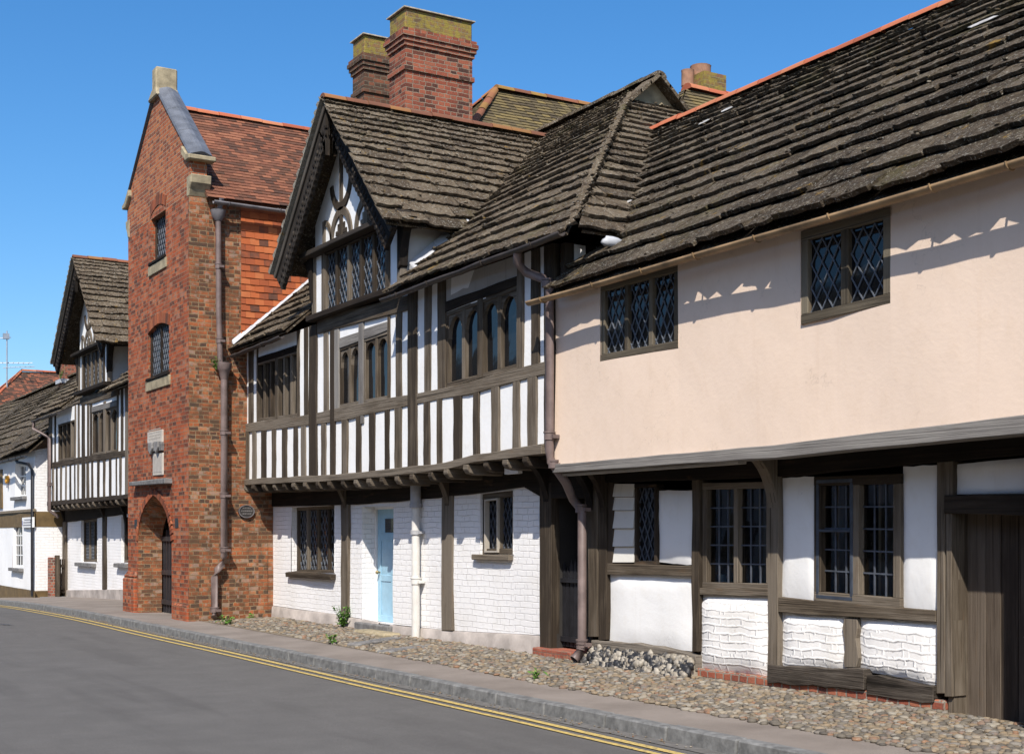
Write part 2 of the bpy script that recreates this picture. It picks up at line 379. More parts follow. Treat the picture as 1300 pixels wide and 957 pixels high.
# ------------------------------------------------------------------ generic pieces
def sub(p, q, n): return [(p[0]+(q[0]-p[0])*i/n, p[1]+(q[1]-p[1])*i/n) for i in range(n+1)]
def jit(pts, a): return [(y+R.uniform(-a, a), z+R.uniform(-a, a)) for y, z in pts]

def post(name, parent, X, ua, ub, vt, vb, mat=None, proud=.018, back=.09, wob=.007, n=5, bevel=.006):
    vt, vb = fn(vt), fn(vb)
    a = sub(yz(ua, vb(ua), X), yz(ua, vt(ua), X), n); b = sub(yz(ub, vb(ub), X), yz(ub, vt(ub), X), n)
    a = [(y+R.uniform(-wob, wob), z) for y, z in a]; b = [(y+R.uniform(-wob, wob), z) for y, z in b]
    m = MB(); m.strip(a, b, X-proud-R.uniform(0, .005), X+back, g='z')
    return m.build(name, mat or TIMBER, parent, bevel=bevel)
def beam(name, parent, X, ua, ub, vt, vb, mat=None, proud=.024, back=.09, wob=.006, n=None, bevel=.006):
    vt, vb = fn(vt), fn(vb); n = n or max(2, int(abs(yu(ub, X)-yu(ua, X))/.45))
    us = []
    ya, yb = yu(ua, X), yu(ub, X)
    for i in range(n+1):
        y = ya+(yb-ya)*i/n            # invert y -> u
        k = y/X; us.append(650+F*(CA-k*SA)/(k*CA+SA))
    lo = [yz(u, vb(u), X) for u in us]; hi = [yz(u, vt(u), X) for u in us]
    lo = [(y, z+R.uniform(-wob, wob)) for y, z in lo]; hi = [(y, z+R.uniform(-wob, wob)) for y, z in hi]
    m = MB(); m.strip(lo, hi, X-proud-R.uniform(0, .004), X+back, g='y')
    return m.build(name, mat or TIMBER, parent, bevel=bevel)
def zbeam(name, parent, X, y0, y1, z0, z1, mat=None, proud=.02, back=.1, wob=.006, bevel=.006):
    n = max(2, int(abs(y1-y0)/.45)); lo = [(y0+(y1-y0)*i/n, z0+R.uniform(-wob, wob)) for i in range(n+1)]; hi = [(y0+(y1-y0)*i/n, z1+R.uniform(-wob, wob)) for i in range(n+1)]
    m = MB(); m.strip(lo, hi, X-proud, X+back, g='y'); return m.build(name, mat or TIMBER, parent, bevel=bevel)
def ppoly(u0, u1, vt, vb, X, n=6, wob=0.0):
    vt, vb = fn(vt), fn(vb); us = [u0+(u1-u0)*i/n for i in range(n+1)]
    top = [yz(u, vt(u), X) for u in us]; bot = [yz(u, vb(u), X) for u in us]
    if wob: top = jit(top, wob); bot = jit(bot, wob)
    return bot+top[::-1]

class Bil:
    def __init__(s, uL, uR, vt, vb, X):
        vt, vb = fn(vt), fn(vb); s.X = X
        s.c = [yz(uL, vb(uL), X), yz(uR, vb(uR), X), yz(uR, vt(uR), X), yz(uL, vt(uL), X)]
        s.W = abs(s.c[1][0]-s.c[0][0]); s.H = .5*(s.c[3][1]-s.c[0][1]+s.c[2][1]-s.c[1][1])
    def p(s, a, b):     # metres from left, metres from bottom
        x, t = a/s.W, b/s.H; A, B, C, D = s.c
        return (A[0]*(1-x)*(1-t)+B[0]*x*(1-t)+C[0]*x*t+D[0]*(1-x)*t, A[1]*(1-x)*(1-t)+B[1]*x*(1-t)+C[1]*x*t+D[1]*(1-x)*t)
    def quad(s, a0, a1, b0, b1): return [s.p(a0, b0), s.p(a1, b0), s.p(a1, b1), s.p(a0, b1)]

def clip_line(p, d, w, h):
    t0, t1 = -1e9, 1e9
    for k, lim in ((0, w), (1, h)):
        if abs(d[k]) < 1e-9:
            if p[k] < 0 or p[k] > lim: return None
        else:
            a, b = (0-p[k])/d[k], (lim-p[k])/d[k]
            if a > b: a, b = b, a
            t0, t1 = max(t0, a), min(t1, b)
    if t1-t0 < .01: return None
    return (p[0]+d[0]*t0, p[1]+d[1]*t0), (p[0]+d[0]*t1, p[1]+d[1]*t1)
def lattice(m, B, a0, a1, b0, b1, x, kind, pw=.105, ph=.17, bw=.009, th=.012):
    w, h = a1-a0, b1-b0; segs = []
    if kind == 'diamond':
        nx = max(1, round(w/pw)); pw = w/nx
        n = int(h/ph+nx)+3
        for sgn in (1, -1):
            for k in range(-n, n*2):
                d = (pw, sgn*ph); L = math.hypot(*d); d = (d[0]/L, d[1]/L)
                s_ = clip_line((pw*k+pw*.5*0, 0 if sgn > 0 else 0), d, w, h) if sgn > 0 else clip_line((pw*k, 0), d, w, h)
                if sgn < 0:
                    s_ = clip_line((pw*k, h), d, w, h)
                if s_: segs.append(s_)
    else:
        nx, ny = kind
        for i in range(1, nx): segs.append(((w*i/nx, 0), (w*i/nx, h)))
        for j in range(1, ny): segs.append(((0, h*j/ny), (w, h*j/ny)))
    for (p, q) in segs:
        dx, dy = q[0]-p[0], q[1]-p[1]; L = math.hypot(dx, dy); nx_, ny_ = -dy/L*bw/2, dx/L*bw/2
        j = R.uniform(-.001, .001)
        m.ext([B.p(a0+p[0]+nx_, b0+p[1]+ny_), B.p(a0+q[0]+nx_, b0+q[1]+ny_), B.p(a0+q[0]-nx_, b0+q[1]-ny_), B.p(a0+p[0]-nx_, b0+p[1]-ny_)], x-th/2+j, x+th/2+j)
def pane_mesh(B, a0, a1, b0, b1, x, m, tilt=.012):
    q = B.quad(a0, a1, b0, b1); k = [R.uniform(-tilt, tilt)*.35 for _ in range(3)]
    dx = (k[0], k[1], k[2], k[1]+k[2]-k[0])
    m.add([(x+d, y, z) for d, (y, z) in zip(dx, q)], [(0, 1, 2, 3)])
def window(parent, X, uL, uR, vt, vb, lights, lat=None, fw=.06, mw=.055, mat=None, glass=None, arch=False, rec=.05, proud=.012, sill=None, groups=None,
           lead=None, pw=.105, ph=.17, bw=.009, depth=.11, name='window', jamb_proud=None, archh=.22, label=None, foil=False):
    mat = mat or TIMBER; B = Bil(uL, uR, vt, vb, X); W, H = B.W, B.H
    fr = MB(); xf, xb = X-proud, X+depth
    fr.ext(B.quad(0, W, 0, fw), xf, xb, g='y'); fr.ext(B.quad(0, W, H-fw, H), xf, xb, g='y')
    fr.ext(B.quad(0, fw, fw, H-fw), xf+.003, xb, g='z'); fr.ext(B.quad(W-fw, W, fw, H-fw), xf+.003, xb, g='z')
    fo = fr.build(name, mat, parent, bevel=.005)
    if label: fo['label'] = label
    gm = MB(); lm = MB(); am = MB()
    inner = W-2*fw; lw = (inner-mw*(lights-1))/lights
    for i in range(lights):
        a0 = fw+i*(lw+mw); a1 = a0+lw
        pane_mesh(B, a0-.01, a1+.01, fw-.01, H-fw+.01, X+rec, gm)
        if lat: lattice(lm, B, a0, a1, fw, H-fw, X+rec-.008, lat, pw, ph, bw)
        if arch:
            b1 = H-fw; b0 = b1-archh; n = 8
            for sd in (0, 1):
                pts = []
                for k in range(n+1):
                    t = k/n       # pointed arch half: from springing to apex
                    xx = (lw/2)*(1-(1-math.cos(t*math.pi/2*.92))/(1-math.cos(math.pi/2*.92)))
                    yy = b0+(archh-.035)*math.sin(t*math.pi/2)
                    aa = a0+lw/2-xx if sd == 0 else a0+lw/2+xx
                    pts.append((aa, yy))
                edge = a0-.004 if sd == 0 else a1+.004
                poly = [B.p(*p) for p in pts]+[B.p(a0+lw/2, b1), B.p(edge, b1)]+([B.p(edge, b0)] if abs(edge-pts[0][0]) > .001 else [])
                am.ext(poly, X+.012, X+rec+.005, g='y')
        if i < lights-1:
            mm = MB(); big = groups and (i+1) % groups == 0
            e = .03 if big else 0
            mm.ext(B.quad(a1-e, a1+mw+e, fw-.002 if not big else .002, H-fw+.002 if not big else H-.002), xf+(.006 if not big else -.006), xb-.01, g='z'); mm.build('mullion', mat, fo, bevel=.006)
    gm.build('pane', glass or GLASS, fo, recalc=False)
    if lat: lm.build('leading', lead or CAME, fo)
    if arch: am.build('arched_head', mat, fo)
    if sill:
        u0, u1, v0, v1, out = sill
        q = [yz(u0, fn(v1)(u0), X), yz(u1, fn(v1)(u1), X), yz(u1, fn(v0)(u1), X), yz(u0, fn(v0)(u0), X)]
        sm = MB(); sm.ext(q, X-out, X+.05, g='y'); sm.build('sill', mat, fo, bevel=.008)
    return fo, B

def slab_plane(mb, O, A, U, slope, courses, Lf, Rf, wmin, wmax, thick, jz=.02, sag=.03, ph=0.0, over=.07, seg=6):
    """individual stone slabs: bottom edges thick and ragged, tilted like lapped stone"""
    O, A, U = Vector(O), Vector(A), Vector(U); N = A.cross(U).normalized()
    if N.z < 0: N = -N
    def P(a, s, n):
        w = sag*(math.sin(a*.9+ph)*.6+math.sin(a*.37+s*.8+ph*2)*.7+math.sin(s*1.3+a*.21)*.4)
        return O+A*a+U*s+N*(n+w)
    for i in range(len(courses)-1):
        s0, s1 = courses[i], min(courses[i+1]+over, slope)
        k = 1-i/max(1, len(courses)-2)*.55
        a = Lf(s0)-R.uniform(0, wmax); end = Rf(s0)
        while a < end:
            w = R.uniform(wmin, wmax)*k; b = a+w; gap = .008
            aa0, bb0 = max(a, Lf(s0)), min(b-gap, Rf(s0)); aa1, bb1 = max(a, Lf(s1)), min(b-gap, Rf(s1))
            a = b
            if bb0-aa0 < .04 and bb1-aa1 < .04: continue
            if bb0 < aa0: aa0 = bb0 = (aa0+bb0)/2
            if bb1 < aa1: aa1 = bb1 = (aa1+bb1)/2
            th = thick*R.uniform(.75, 1.3)*(.6+.4*k); lift = thick*.7+R.uniform(0, jz)*k; sj = R.uniform(-.022, .018)*k; tl = R.uniform(-.007, .007)
            top0, top1, bot0 = [], [], []
            for q in range(seg+1):
                x0 = aa0+(bb0-aa0)*q/seg; x1 = aa1+(bb1-aa1)*q/seg; js = sj+R.uniform(-.024, .022)*k
                if q in (0, seg) and bb0-aa0 > .1: js += R.uniform(0, .022)
                tq = tl*(q/seg-.5)*2
                top0.append(P(x0, s0+js, lift+th+tq)); bot0.append(P(x0, s0+js+.006, lift+tq-.004)); top1.append(P(x1, s1, th*.45))
            rows = []
            for e in (.22, .55):
                rows.append([P(aa0+(bb0-aa0)*q/seg+(aa1-aa0)*e*(1-q/seg)+(bb1-bb0)*e*q/seg, s0+sj+(s1-s0-sj)*e, (lift+th)*(1-e)+th*.45*e+R.uniform(-.008, .006)*(.5+.5*k)) for q in range(seg+1)])
            vs = top0+top1+bot0+rows[0]+rows[1]; m = seg+1; fs = []
            for q in range(seg): fs += [(q, q+1, 3*m+q+1, 3*m+q), (3*m+q, 3*m+q+1, 4*m+q+1, 4*m+q), (4*m+q, 4*m+q+1, m+q+1, m+q), (2*m+q, 2*m+q+1, q+1, q), (2*m+q+1, 2*m+q, m+q, m+q+1)]
            fs += [(2*m, 0, 3*m, 4*m, m), (2*m+seg, m+seg, 4*m+seg, 3*m+seg, seg)]
            mb.add(vs, fs)
            for _ in range(2):     # moss and lichen lumps, crumbs of bedding mortar on the laps
                if R.random() < .62:
                    x = R.uniform(aa0, bb0); c_ = P(x, s0+R.uniform(-.005, .09)*(1 if R.random() < .7 else 2.5)*k, lift+th*.92); z_ = R.uniform(.008, .021)*(.55+.45*k); mb.blob(c_, z_*R.uniform(.8,1.9), z_*R.uniform(1,2.6), z_*.75, r=R.choice((.05,.3,.9,1.25)), jit=.35, seg=5, ring=3)
def deck(mb, O, A, U, pts, n=-.015, th=.03):
    O, A, U = Vector(O), Vector(A), Vector(U); N = A.cross(U).normalized()
    if N.z < 0: N = -N
    mb.extg([O+A*a+U*s+N*n for a, s in pts], -N*th, r=.1)
def courses(slope, c0, c1):
    out = [0.0]; s = 0.0
    while s < slope-.05:
        s += c0+(c1-c0)*(s/slope); out.append(min(s, slope))
    if out[-1] < slope: out.append(slope)
    return out
def tile_plane(mb, O, A, U, slope, gauge, width, Lf, Rf, th=.014, ph=0.0, sag=.012, jit_=.004):
    O, A, U = Vector(O), Vector(A), Vector(U); N = A.cross(U).normalized()
    if N.z < 0 or (abs(N.z) < .01 and N.y > 0): N = -N
    n = int(slope/gauge)
    for i in range(n+1):
        s0 = i*gauge; s1 = min(s0+gauge*1.25, slope)
        if s0 >= slope-.01: break
        a = Lf(s0)-(width*.5 if i % 2 else 0); e = Rf(s0)
        while a < e:
            b = a+width-.003; x0, x1 = max(a, Lf(s0)), min(b, e); y0, y1 = max(a, Lf(s1)), min(b, Rf(s1)); a += width
            if x1-x0 < .02: continue
            if y1 < y0: y0 = y1 = (y0+y1)/2
            w = sag*(math.sin(x0*1.1+ph)+math.sin(s0*1.7+x0*.5))
            l = th*1.3+R.uniform(0, jit_)+w; j = R.uniform(-.004, .004)
            p = lambda q, s, h: O+A*q+U*s+N*h
            vs = [p(x0, s0+j, l), p(x1, s0+j, l+R.uniform(-.002, .002)), p(y1, s1, th*.4+w), p(y0, s1, th*.4+w), p(x0, s0+j, l-th), p(x1, s0+j, l-th)]
            mb.add(vs, [(0,1,2,3), (4,5,1,0), (4,0,3), (5,2,1)])
def ridge_tiles(mb, p, q, rad=.12, L=.32, n=8, drop=.02):
    p, q = Vector(p), Vector(q); d = q-p; T = d.length; d.normalize(); side = d.cross(Vector((0,0,1))).normalized(); up = side.cross(d).normalized()
    k = max(1, int(T/L)); L = T/k
    for i in range(k):
        a = p+d*(i*L+.004); b = p+d*((i+1)*L-.004); j = R.uniform(-.006, .006); rr = rad*R.uniform(.96, 1.06); vs = []
        for e, r2 in ((a, rr), (b, rr*.96)):
            for t in range(n+1):
                th = math.pi*t/n; vs.append(e+side*math.cos(th)*r2+up*(math.sin(th)*r2*.75-drop+j))
        m = n+1; fs = [(t, t+1, m+t+1, m+t) for t in range(n)]
        mb.add(vs, fs, None, True); mb.add([vs[t] for t in range(m)], [tuple(range(m))]); mb.add([vs[m+t] for t in range(m)], [tuple(range(m))])
def gutter_mesh(m, p, q, r=.055, n=8, sagv=.012, seg=10):
    p, q = Vector(p), Vector(q); d = (q-p).normalized(); side = d.cross(Vector((0,0,1))).normalized(); rows = []
    for i in range(seg+1):
        t = i/seg; c = p+(q-p)*t+Vector((0,0,-sagv*math.sin(math.pi*t*3)**2+R.uniform(-.004,.004)))
        out = [c+side*math.cos(math.pi*k/n)*r-Vector((0,0,math.sin(math.pi*k/n)*r)) for k in range(n+1)]
        inn = [c+side*math.cos(math.pi*k/n)*(r-.008)-Vector((0,0,math.sin(math.pi*k/n)*(r-.008))) for k in range(n, -1, -1)]
        rows.append(out+inn)
    w = len(rows[0]); vs = [x for row in rows for x in row]; fs = []
    for i in range(seg):
        for k in range(w): fs.append((i*w+k, i*w+(k+1) % w, (i+1)*w+(k+1) % w, (i+1)*w+k))
    m.add(vs, fs, .5, True)
    for row in (rows[0], rows[-1]): m.add(row, [tuple(range(w))], .5)
def gutter(parent, p, q, mat, r=.055, hooks=.9, name='gutter'):
    m = MB(); gutter_mesh(m, p, q, r); o = m.build(name, mat, parent)
    p, q = Vector(p), Vector(q); T = (q-p).length; d = (q-p).normalized(); side = d.cross(Vector((0,0,1))).normalized(); k = max(2, int(T/hooks))
    for i in range(k):
        h = MB(); c = p+d*(T*(i+.35+R.uniform(-.15,.15))/k)
        h.tube([c+side*math.cos(a)*(r+.007)-Vector((0,0,math.sin(a)*(r+.007))) for a in [math.pi*j/8 for j in range(9)]]+[c-side*(r+.012)+Vector((0,0,.03))], .009, 5)
        h.build('bracket', mat, o)
    return o
def pipe(parent, path, r, mat, collars=(), name='downpipe'):
    m = MB(); m.tube(path, r, 12); o = m.build(name, mat, parent)
    if collars:
        for z in collars:
            c = MB()
            # find point on path at height z
            for a, b in zip(path, path[1:]):
                a, b = Vector(a), Vector(b)
                if min(a.z, b.z) <= z <= max(a.z, b.z) and abs(a.z-b.z) > .02:
                    p = a+(b-a)*((z-a.z)/(b.z-a.z)); c.tube([p-Vector((0,0,.035)), p+Vector((0,0,.035))], r*1.22, 12); c.tube([p+Vector((0,0,.04)), p+Vector((0,0,.06))], r*1.35, 12)
                    c.box((p.x-.01, p.y-r*1.9, p.z-.02), (p.x+r*1.4, p.y+r*1.9, p.z+.02)); c.build('collar', mat, o); break
    return o
def arc_brace(name, parent, X, c, rad, a0, a1, w, mat=None, proud=.016, back=.05, n=10, ell=1.0):
    lo, hi = [], []
    for i in range(n+1):
        a = math.radians(a0+(a1-a0)*i/n); lo.append((c[0]+math.cos(a)*(rad-w/2), c[1]+math.sin(a)*(rad-w/2)*ell)); hi.append((c[0]+math.cos(a)*(rad+w/2), c[1]+math.sin(a)*(rad+w/2)*ell))
    m = MB(); m.strip(lo, hi, X-proud, X+back, g='z'); return m.build(name, mat or TIMBER, parent, bevel=.004)
def bracket_perp(name, parent, y, x_wall, x_out, z_bot, z_top, w=.12, mat=None):
    """curved jetty bracket under the overhang, in the plane across the street"""
    n = 10; pts = [(x_wall, z_bot)]
    for i in range(n+1):
        t = i/n*math.pi/2; pts.append((x_wall-(x_wall-x_out)*(1-math.cos(t)), z_bot+(z_top-z_bot)*math.sin(t)))
    out = [(x_wall, z_bot-.25)]+[(x-.0, z) for x, z in pts[1:]]; th = .16
    inn = []
    for i in range(n+1):
        t = i/n*math.pi/2; inn.append((x_wall+th*.2-(x_wall-x_out-th)*(1-math.cos(t))+th*.3, z_bot+(z_top-z_bot)*math.sin(t)+.03*math.cos(t)))
    m = MB()
    poly = [(x_wall+.05, z_bot-.2)]+[(x_wall-(x_wall-x_out)*(1-math.cos(i/n*math.pi/2)), z_bot+(z_top-z_bot)*math.sin(i/n*math.pi/2)) for i in range(n+1)]+[(x_wall+.05, z_top)]
    m.extg([(x, y-w/2, z) for x, z in poly], (0, w, 0), g='z'); return m.build(name, mat or TIMBERD, parent, bevel=.008)
def u_at(y, X):
    k = y/X; return 650+F*(CA-k*SA)/(k*CA+SA)
def und(y, z): return .010*math.sin(1.3*y+.7*z)+.007*math.sin(3.1*y-2.2*z+1)+.003*math.sin(7*y+5*z)
def holed(mb, X, depth, u0, u1, vt, vb, holes=(), cell=.3, wob=1.0):
    """front sheet of a wall in the plane x = X with real openings and reveals"""
    vt, vb = fn(vt), fn(vb)
    br = sorted(set([u0, u1]+[h[0] for h in holes]+[h[1] for h in holes]))
    def grid(ua, ub, ft, fb):
        ya, yb = yu(ua, X), yu(ub, X); n = max(1, int(abs(ya-yb)/cell)); us = [u_at(ya+(yb-ya)*i/n, X) for i in range(n+1)]
        zt = [yz(u, ft(u), X) for u in us]; zb = [yz(u, fb(u), X) for u in us]; m = max(1, int(abs(zt[0][1]-zb[0][1])/cell)); vs = []
        for i in range(n+1):
            for j in range(m+1):
                y = zt[i][0]; z = zb[i][1]+(zt[i][1]-zb[i][1])*j/m; vs.append((X+und(y, z)*wob, y, z))
        fs = [(i*(m+1)+j, (i+1)*(m+1)+j, (i+1)*(m+1)+j+1, i*(m+1)+j+1) for i in range(n) for j in range(m)]
        mb.add(vs, fs, .5, True)
    for ua, ub in zip(br, br[1:]):
        um = (ua+ub)/2; hs = sorted([h for h in holes if h[0] <= um <= h[1]], key=lambda h: fn(h[2])(um)); cur = vt
        for h in hs:
            grid(ua, ub, cur, fn(h[2])); cur = fn(h[3])
        grid(ua, ub, cur, vb)
    for h in holes:
        ft, fb = fn(h[2]), fn(h[3]); c = [yz(h[0], fb(h[0]), X), yz(h[1], fb(h[1]), X), yz(h[1], ft(h[1]), X), yz(h[0], ft(h[0]), X)]
        for a, b in zip(c, c[1:]+c[:1]): mb.add([(X-.004, a[0], a[1]), (X-.004, b[0], b[1]), (X+depth, b[0], b[1]), (X+depth, a[0], a[1])], [(0,1,2,3)], .5)
def deep_window(parent, X, inset, h, lights, **kw):
    """window set back behind the wall face, filling the opening h = (u0, u1, vtop, vbottom)"""
    u0, u1, ft, fb = h[0], h[1], fn(h[2]), fn(h[3]); X2 = X+inset
    q = [(yz(u, ft(u), X), yz(u, fb(u), X)) for u in (u0, u1)]
    U0, U1 = u_at(q[0][0][0], X2), u_at(q[1][0][0], X2)
    vt = lin((U0, vz(U0, q[0][0][1], X2)), (U1, vz(U1, q[1][0][1], X2))); vb = lin((U0, vz(U0, q[0][1][1], X2)), (U1, vz(U1, q[1][1][1], X2)))
    return window(parent, X2, U0, U1, vt, vb, lights, **kw)

JX, LX = 8.30, 8.80          # upper (jettied) and lower wall planes of the terrace

# ================================================================== SETTING
def sheet(name, rows, mat):
    m = MB(); n = len(rows[0]); vs = [p for r in rows for p in r]
    m.add(vs, [(i*n+j, (i+1)*n+j, (i+1)*n+j+1, i*n+j+1) for i in range(len(rows)-1) for j in range(n-1)], .5, True)
    return struct(m.build(name, mat, recalc=False))
ys = [-60, -20, 0, 6, 10, 14, 18, 22, 25]+[27+2*i for i in range(10)]+[46, 60, 120]
sheet('road', [[(x, y, zg(y)+.03*(1-((x-1.8)/4.6)**2)*.6-.002) for x in (-3, -1, 1, 3, 4.5, 5.6, 6.46)] for y in ys], ASPHALT)
sheet('ground', [[(-1500, y, -.62), (-3, y, -.6), (12, y, -.6), (1500, y, -.62)] for y in (-1500, 0, 50, 1500)], GROUNDM)
sheet('verge', [[(-9, y, zg(y)+.05), (-2.9, y, zg(y)-.0)] for y in ys], GROUNDM)
sheet('pavement', [[(6.57, y, zg(y)+.108), (7.5, y, zg(y)+.115), (9.4, y, zg(y)+.12)] for y in ys], PAVE)
m = MB(); y = -6.0
while y < 60:
    L = R.uniform(.82, .98); a, b = y+.006, y+L-.006; j = R.uniform(-.006, .006); k = R.uniform(-.005, .005)
    xs = (6.445+j, 6.585+j); m.hexa([(xs[0], a, zg(a)-.1), (xs[1], a, zg(a)-.1), (xs[1], b, zg(b)-.1), (xs[0], b, zg(b)-.1),
            (xs[0]+.02, a, zg(a)+.112+k), (xs[1], a, zg(a)+.116+k), (xs[1], b, zg(b)+.116+k), (xs[0]+.02, b, zg(b)+.112+k)]); y += L
struct(m.build('kerb', KERBM, bevel=.012))
def roadline(xs, w):
    m = MB(); yl = [-10+1.0*i for i in range(62)]; vs = []
    for y in yl:
        x = xs(y)+.012*math.sin(y*.8)+R.uniform(-.004, .004); z = zg(y)+.006+.018*(1-((x-1.8)/4.6)**2)
        vs += [(x-w/2, y, z), (x+w/2, y, z)]
    m.add(vs, [(2*i, 2*i+1, 2*i+3, 2*i+2) for i in range(len(yl)-1)], .5); return struct(m.build('yellow_line', YELLOW, recalc=False))
roadline(lambda y: 6.16+.006*(y-13), .075); roadline(lambda y: 6.00+.004*(y-13), .06)
# gutter strip of paler dust by the kerb
m = MB()
for i in range(60):
    y0, y1 = -8+i, -7+i; m.add([(6.30+R.uniform(-.02,.02), y0, zg(y0)+.004), (6.45, y0, zg(y0)+.004), (6.45, y1, zg(y1)+.004), (6.30, y1, zg(y1)+.004)], [(0,1,2,3)], .5)
struct(m.build('road_edge_strip', m_simple('dusty_gully', (.125,.118,.108), .9, .25, 9, .4), recalc=False))
# tar seams on the road
m = MB()
for (u0, v0, u1, v1) in ((2, 841, 92, 836.5), (0, 792, 14, 793)):
    for i in range(8):
        a = az(u0+(u1-u0)*i/8, v0+(v1-v0)*i/8, .018); b = az(u0+(u1-u0)*(i+1)/8, v0+(v1-v0)*(i+1)/8, .018); w = .03+.02*math.sin(i*2.0)
        m.add([(a.x-w, a.y, .0225), (a.x+w, a.y, .0225), (b.x+w, b.y, .0225), (b.x-w, b.y, .0225)], [(0,1,2,3)], .5)
struct(m.build('tar_seam', BLACK, recalc=False))

# grit washed along the kerb
m = MB()
for i in range(700):
    y = R.uniform(8, 32); x = 6.44-abs(R.gauss(0, .10)); s_ = R.uniform(.004, .011); m.blob((x, y, zg(y)+.006+s_*.4), s_, s_*1.3, s_*.7, seg=5, ring=3)
struct(m.build('grit', PEB, recalc=False), 'stuff')
# cobbles
m = MB(); cnt = 0
edge = lambda y: 7.22+.012*max(0, y-11)*3 if y < 19 else 7.51
y = 3.5
while y < 22.75:
    x = edge(y)+R.uniform(-.03, .05)
    while x < 8.76:
        sz = R.uniform(.022, .046)
        skip = (16.0 < y < 17.9 and 7.75 < x < 8.5 and ((15.9 < y < 17.6 and 7.72 < x < 7.98) or (8.3 < x)))
        if not skip:
            m.blob((x, y+R.uniform(-.02,.02), .120+.03*min(1, max(0, (x-7.4)/1.3))+R.uniform(-.006,.006)), sz*R.uniform(.8,1.3), sz*R.uniform(.8,1.3), sz*R.uniform(.38,.6), rot=R.uniform(0,3), seg=6, ring=4)
        x += sz*2.0+R.uniform(0, .012)
    y += .060
m.add([(7.2, 3, .118), (8.82, 3, .147), (8.82, 22.9, .147), (7.45, 22.9, .118)], [(0,1,2,3)], .35)
struct(m.build('cobbles', PEB, recalc=False), 'stuff')

# ================================================================== TERRACE PIECES
def joists(parent, X0, X1, ys_, zt, h=.13, w=.13, mat=TIMBER):
    for y in ys_:
        z = zt(y); m = MB(); a = R.uniform(-.015, .015); n = 5; wj = w*R.uniform(.85, 1.1)
        prof = [(X1, z), (X0+a, z), (X0+a-.005, z-h*.45), (X0+a+.035, z-h*.85), (X0+a+.12, z-h), (X1, z-h)]
        m.extg([(x, y-wj/2, zz) for x, zz in prof], (0, wj, 0), g='x'); m.build('joist_end', mat, parent, bevel=.008)

# ------------------------------------------------------------------ PINK HOUSE
PH = thing('jettied_house', 'pink rendered upper storey jettied over white timber framed panels, under a heavy stone slab roof', 'house', (8.8, 8.0, 0))
ft = lin((707, 589.6), (980, 565.6), (1300, 528)); fb = lin((707, 600), (980, 582), (1300, 551))
UE = u_at(3.0, JX)
P1 = (763, 861.5, lambda u: vz(u, 4.30, JX), lin((763, 459), (861.5, 441.6))); P2 = (1017, 1131, lambda u: vz(u, 4.28, JX), lin((1017, 412.5), (1131, 385)))
m = MB(); holed(m, JX, .14, 704.5, UE, lambda u: vz(u, 4.42, JX), ft, [P1, P2]); m.build('upper_wall', PINK, PH)
y0 = yu(706, JX)
beam('fascia_beam', PH, JX, 706, UE, ft, fb, TIMBERG, proud=.05, back=.15, wob=.004, n=24)
m = MB(); m.strip([(y0-.02-1.03*i, 2.275) for i in range(4)], [(y0-.02-1.03*i, 2.30) for i in range(4)], JX+.02, JX+.12, g='y'); m.build('soffit_board', m_timber('pale_board', (.3,.28,.25), (.4,.38,.34), (.46,.44,.4)), PH)
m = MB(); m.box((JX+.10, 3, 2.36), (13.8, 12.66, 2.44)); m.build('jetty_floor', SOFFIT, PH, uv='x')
kw = dict(lat='diamond', mat=m_timber('olive_window_oak', (.07,.058,.042), (.12,.10,.072), (.17,.145,.105)), fw=.075, mw=.07, rec=.045, pw=.125, ph=.205, bw=.0085, proud=.006)
w1, _ = window(PH, JX, *P1, 3, **kw); w2, _ = window(PH, JX, *P2, 2, **{**kw, 'fw': .085, 'mw': .09})
# roof
tp = .878; cp = math.cos(math.atan(tp)); sp = math.sin(math.atan(tp)); Up = (cp, 0, sp); slp = 3.32/cp
def Lph(s): return 3.0
def Rph(s):
    z = 4.28+s*sp
    return 12.70 if z < 4.8 else 12.2+(z-4.88)/.804+.12
m = MB(); slab_plane(m, (8.065, 0, 4.315), (0,1,0), Up, slp-.075, courses(slp-.075, .43, .14), Lph, Rph, .40, .85, .040, ph=.4, sag=.016, jz=.03)
deck(m, (8.06, 0, 4.285), (0,1,0), Up, [(3, .03), (12.66, .03), (12.68, .55*1.4), (15.4, slp-.07), (3, slp-.07)])
m.extg([(11.3, 3, 7.12), (14.6, 3, 4.2), (14.6, 3, 4.15), (11.3, 3, 7.07)], (0, 12, 0), r=.2)
rf = m.build('roof', SLABD, PH)
m = MB(); ridge_tiles(m, (11.3, 3, 7.20), (11.3, 15.15, 7.20), .12, .4); m.build('ridge', RIDGE, rf)
m = MB()
for (u, v, l) in ((925, 145, .26), (897, 160, .2), (1252, 35, .33), (800, 262, .18)):
    # pale bird-lime / mortar dabs lying on the slabs
    A_, B_ = F*SA+CA*(u-650), HZ-v; t = (tp*7.98-4.27-.10+EYE)/(tp*A_-B_) if False else None
    den = (HZ-v)-tp*(F*SA+CA*(u-650)); t = (4.345-EYE-tp*8.06)/den
    x, y, z = t*(F*SA+CA*(u-650)), t*(F*CA-SA*(u-650)), EYE+t*(HZ-v)
    m = MB(); e = .06; k = 6; ring = [(math.cos(6.283*i/k+.3)*.05*R.uniform(.5,1.2), math.sin(6.283*i/k+.3)*l*.55*R.uniform(.6,1.2)) for i in range(k)]
    base = Vector((x, y, z)); Uv = Vector(Up); Nv = Vector((-sp, 0, cp)); m.extg([base+Uv*a_+Vector((0,b_,0))+Nv*.058 for a_, b_ in ring], Nv*.008); m.build('pale_patch', LEADP, rf, bevel=.003)
g = gutter(PH, (8.02, 12.98, 4.245), (8.02, 3.0, 4.28), GUTTER, .05)
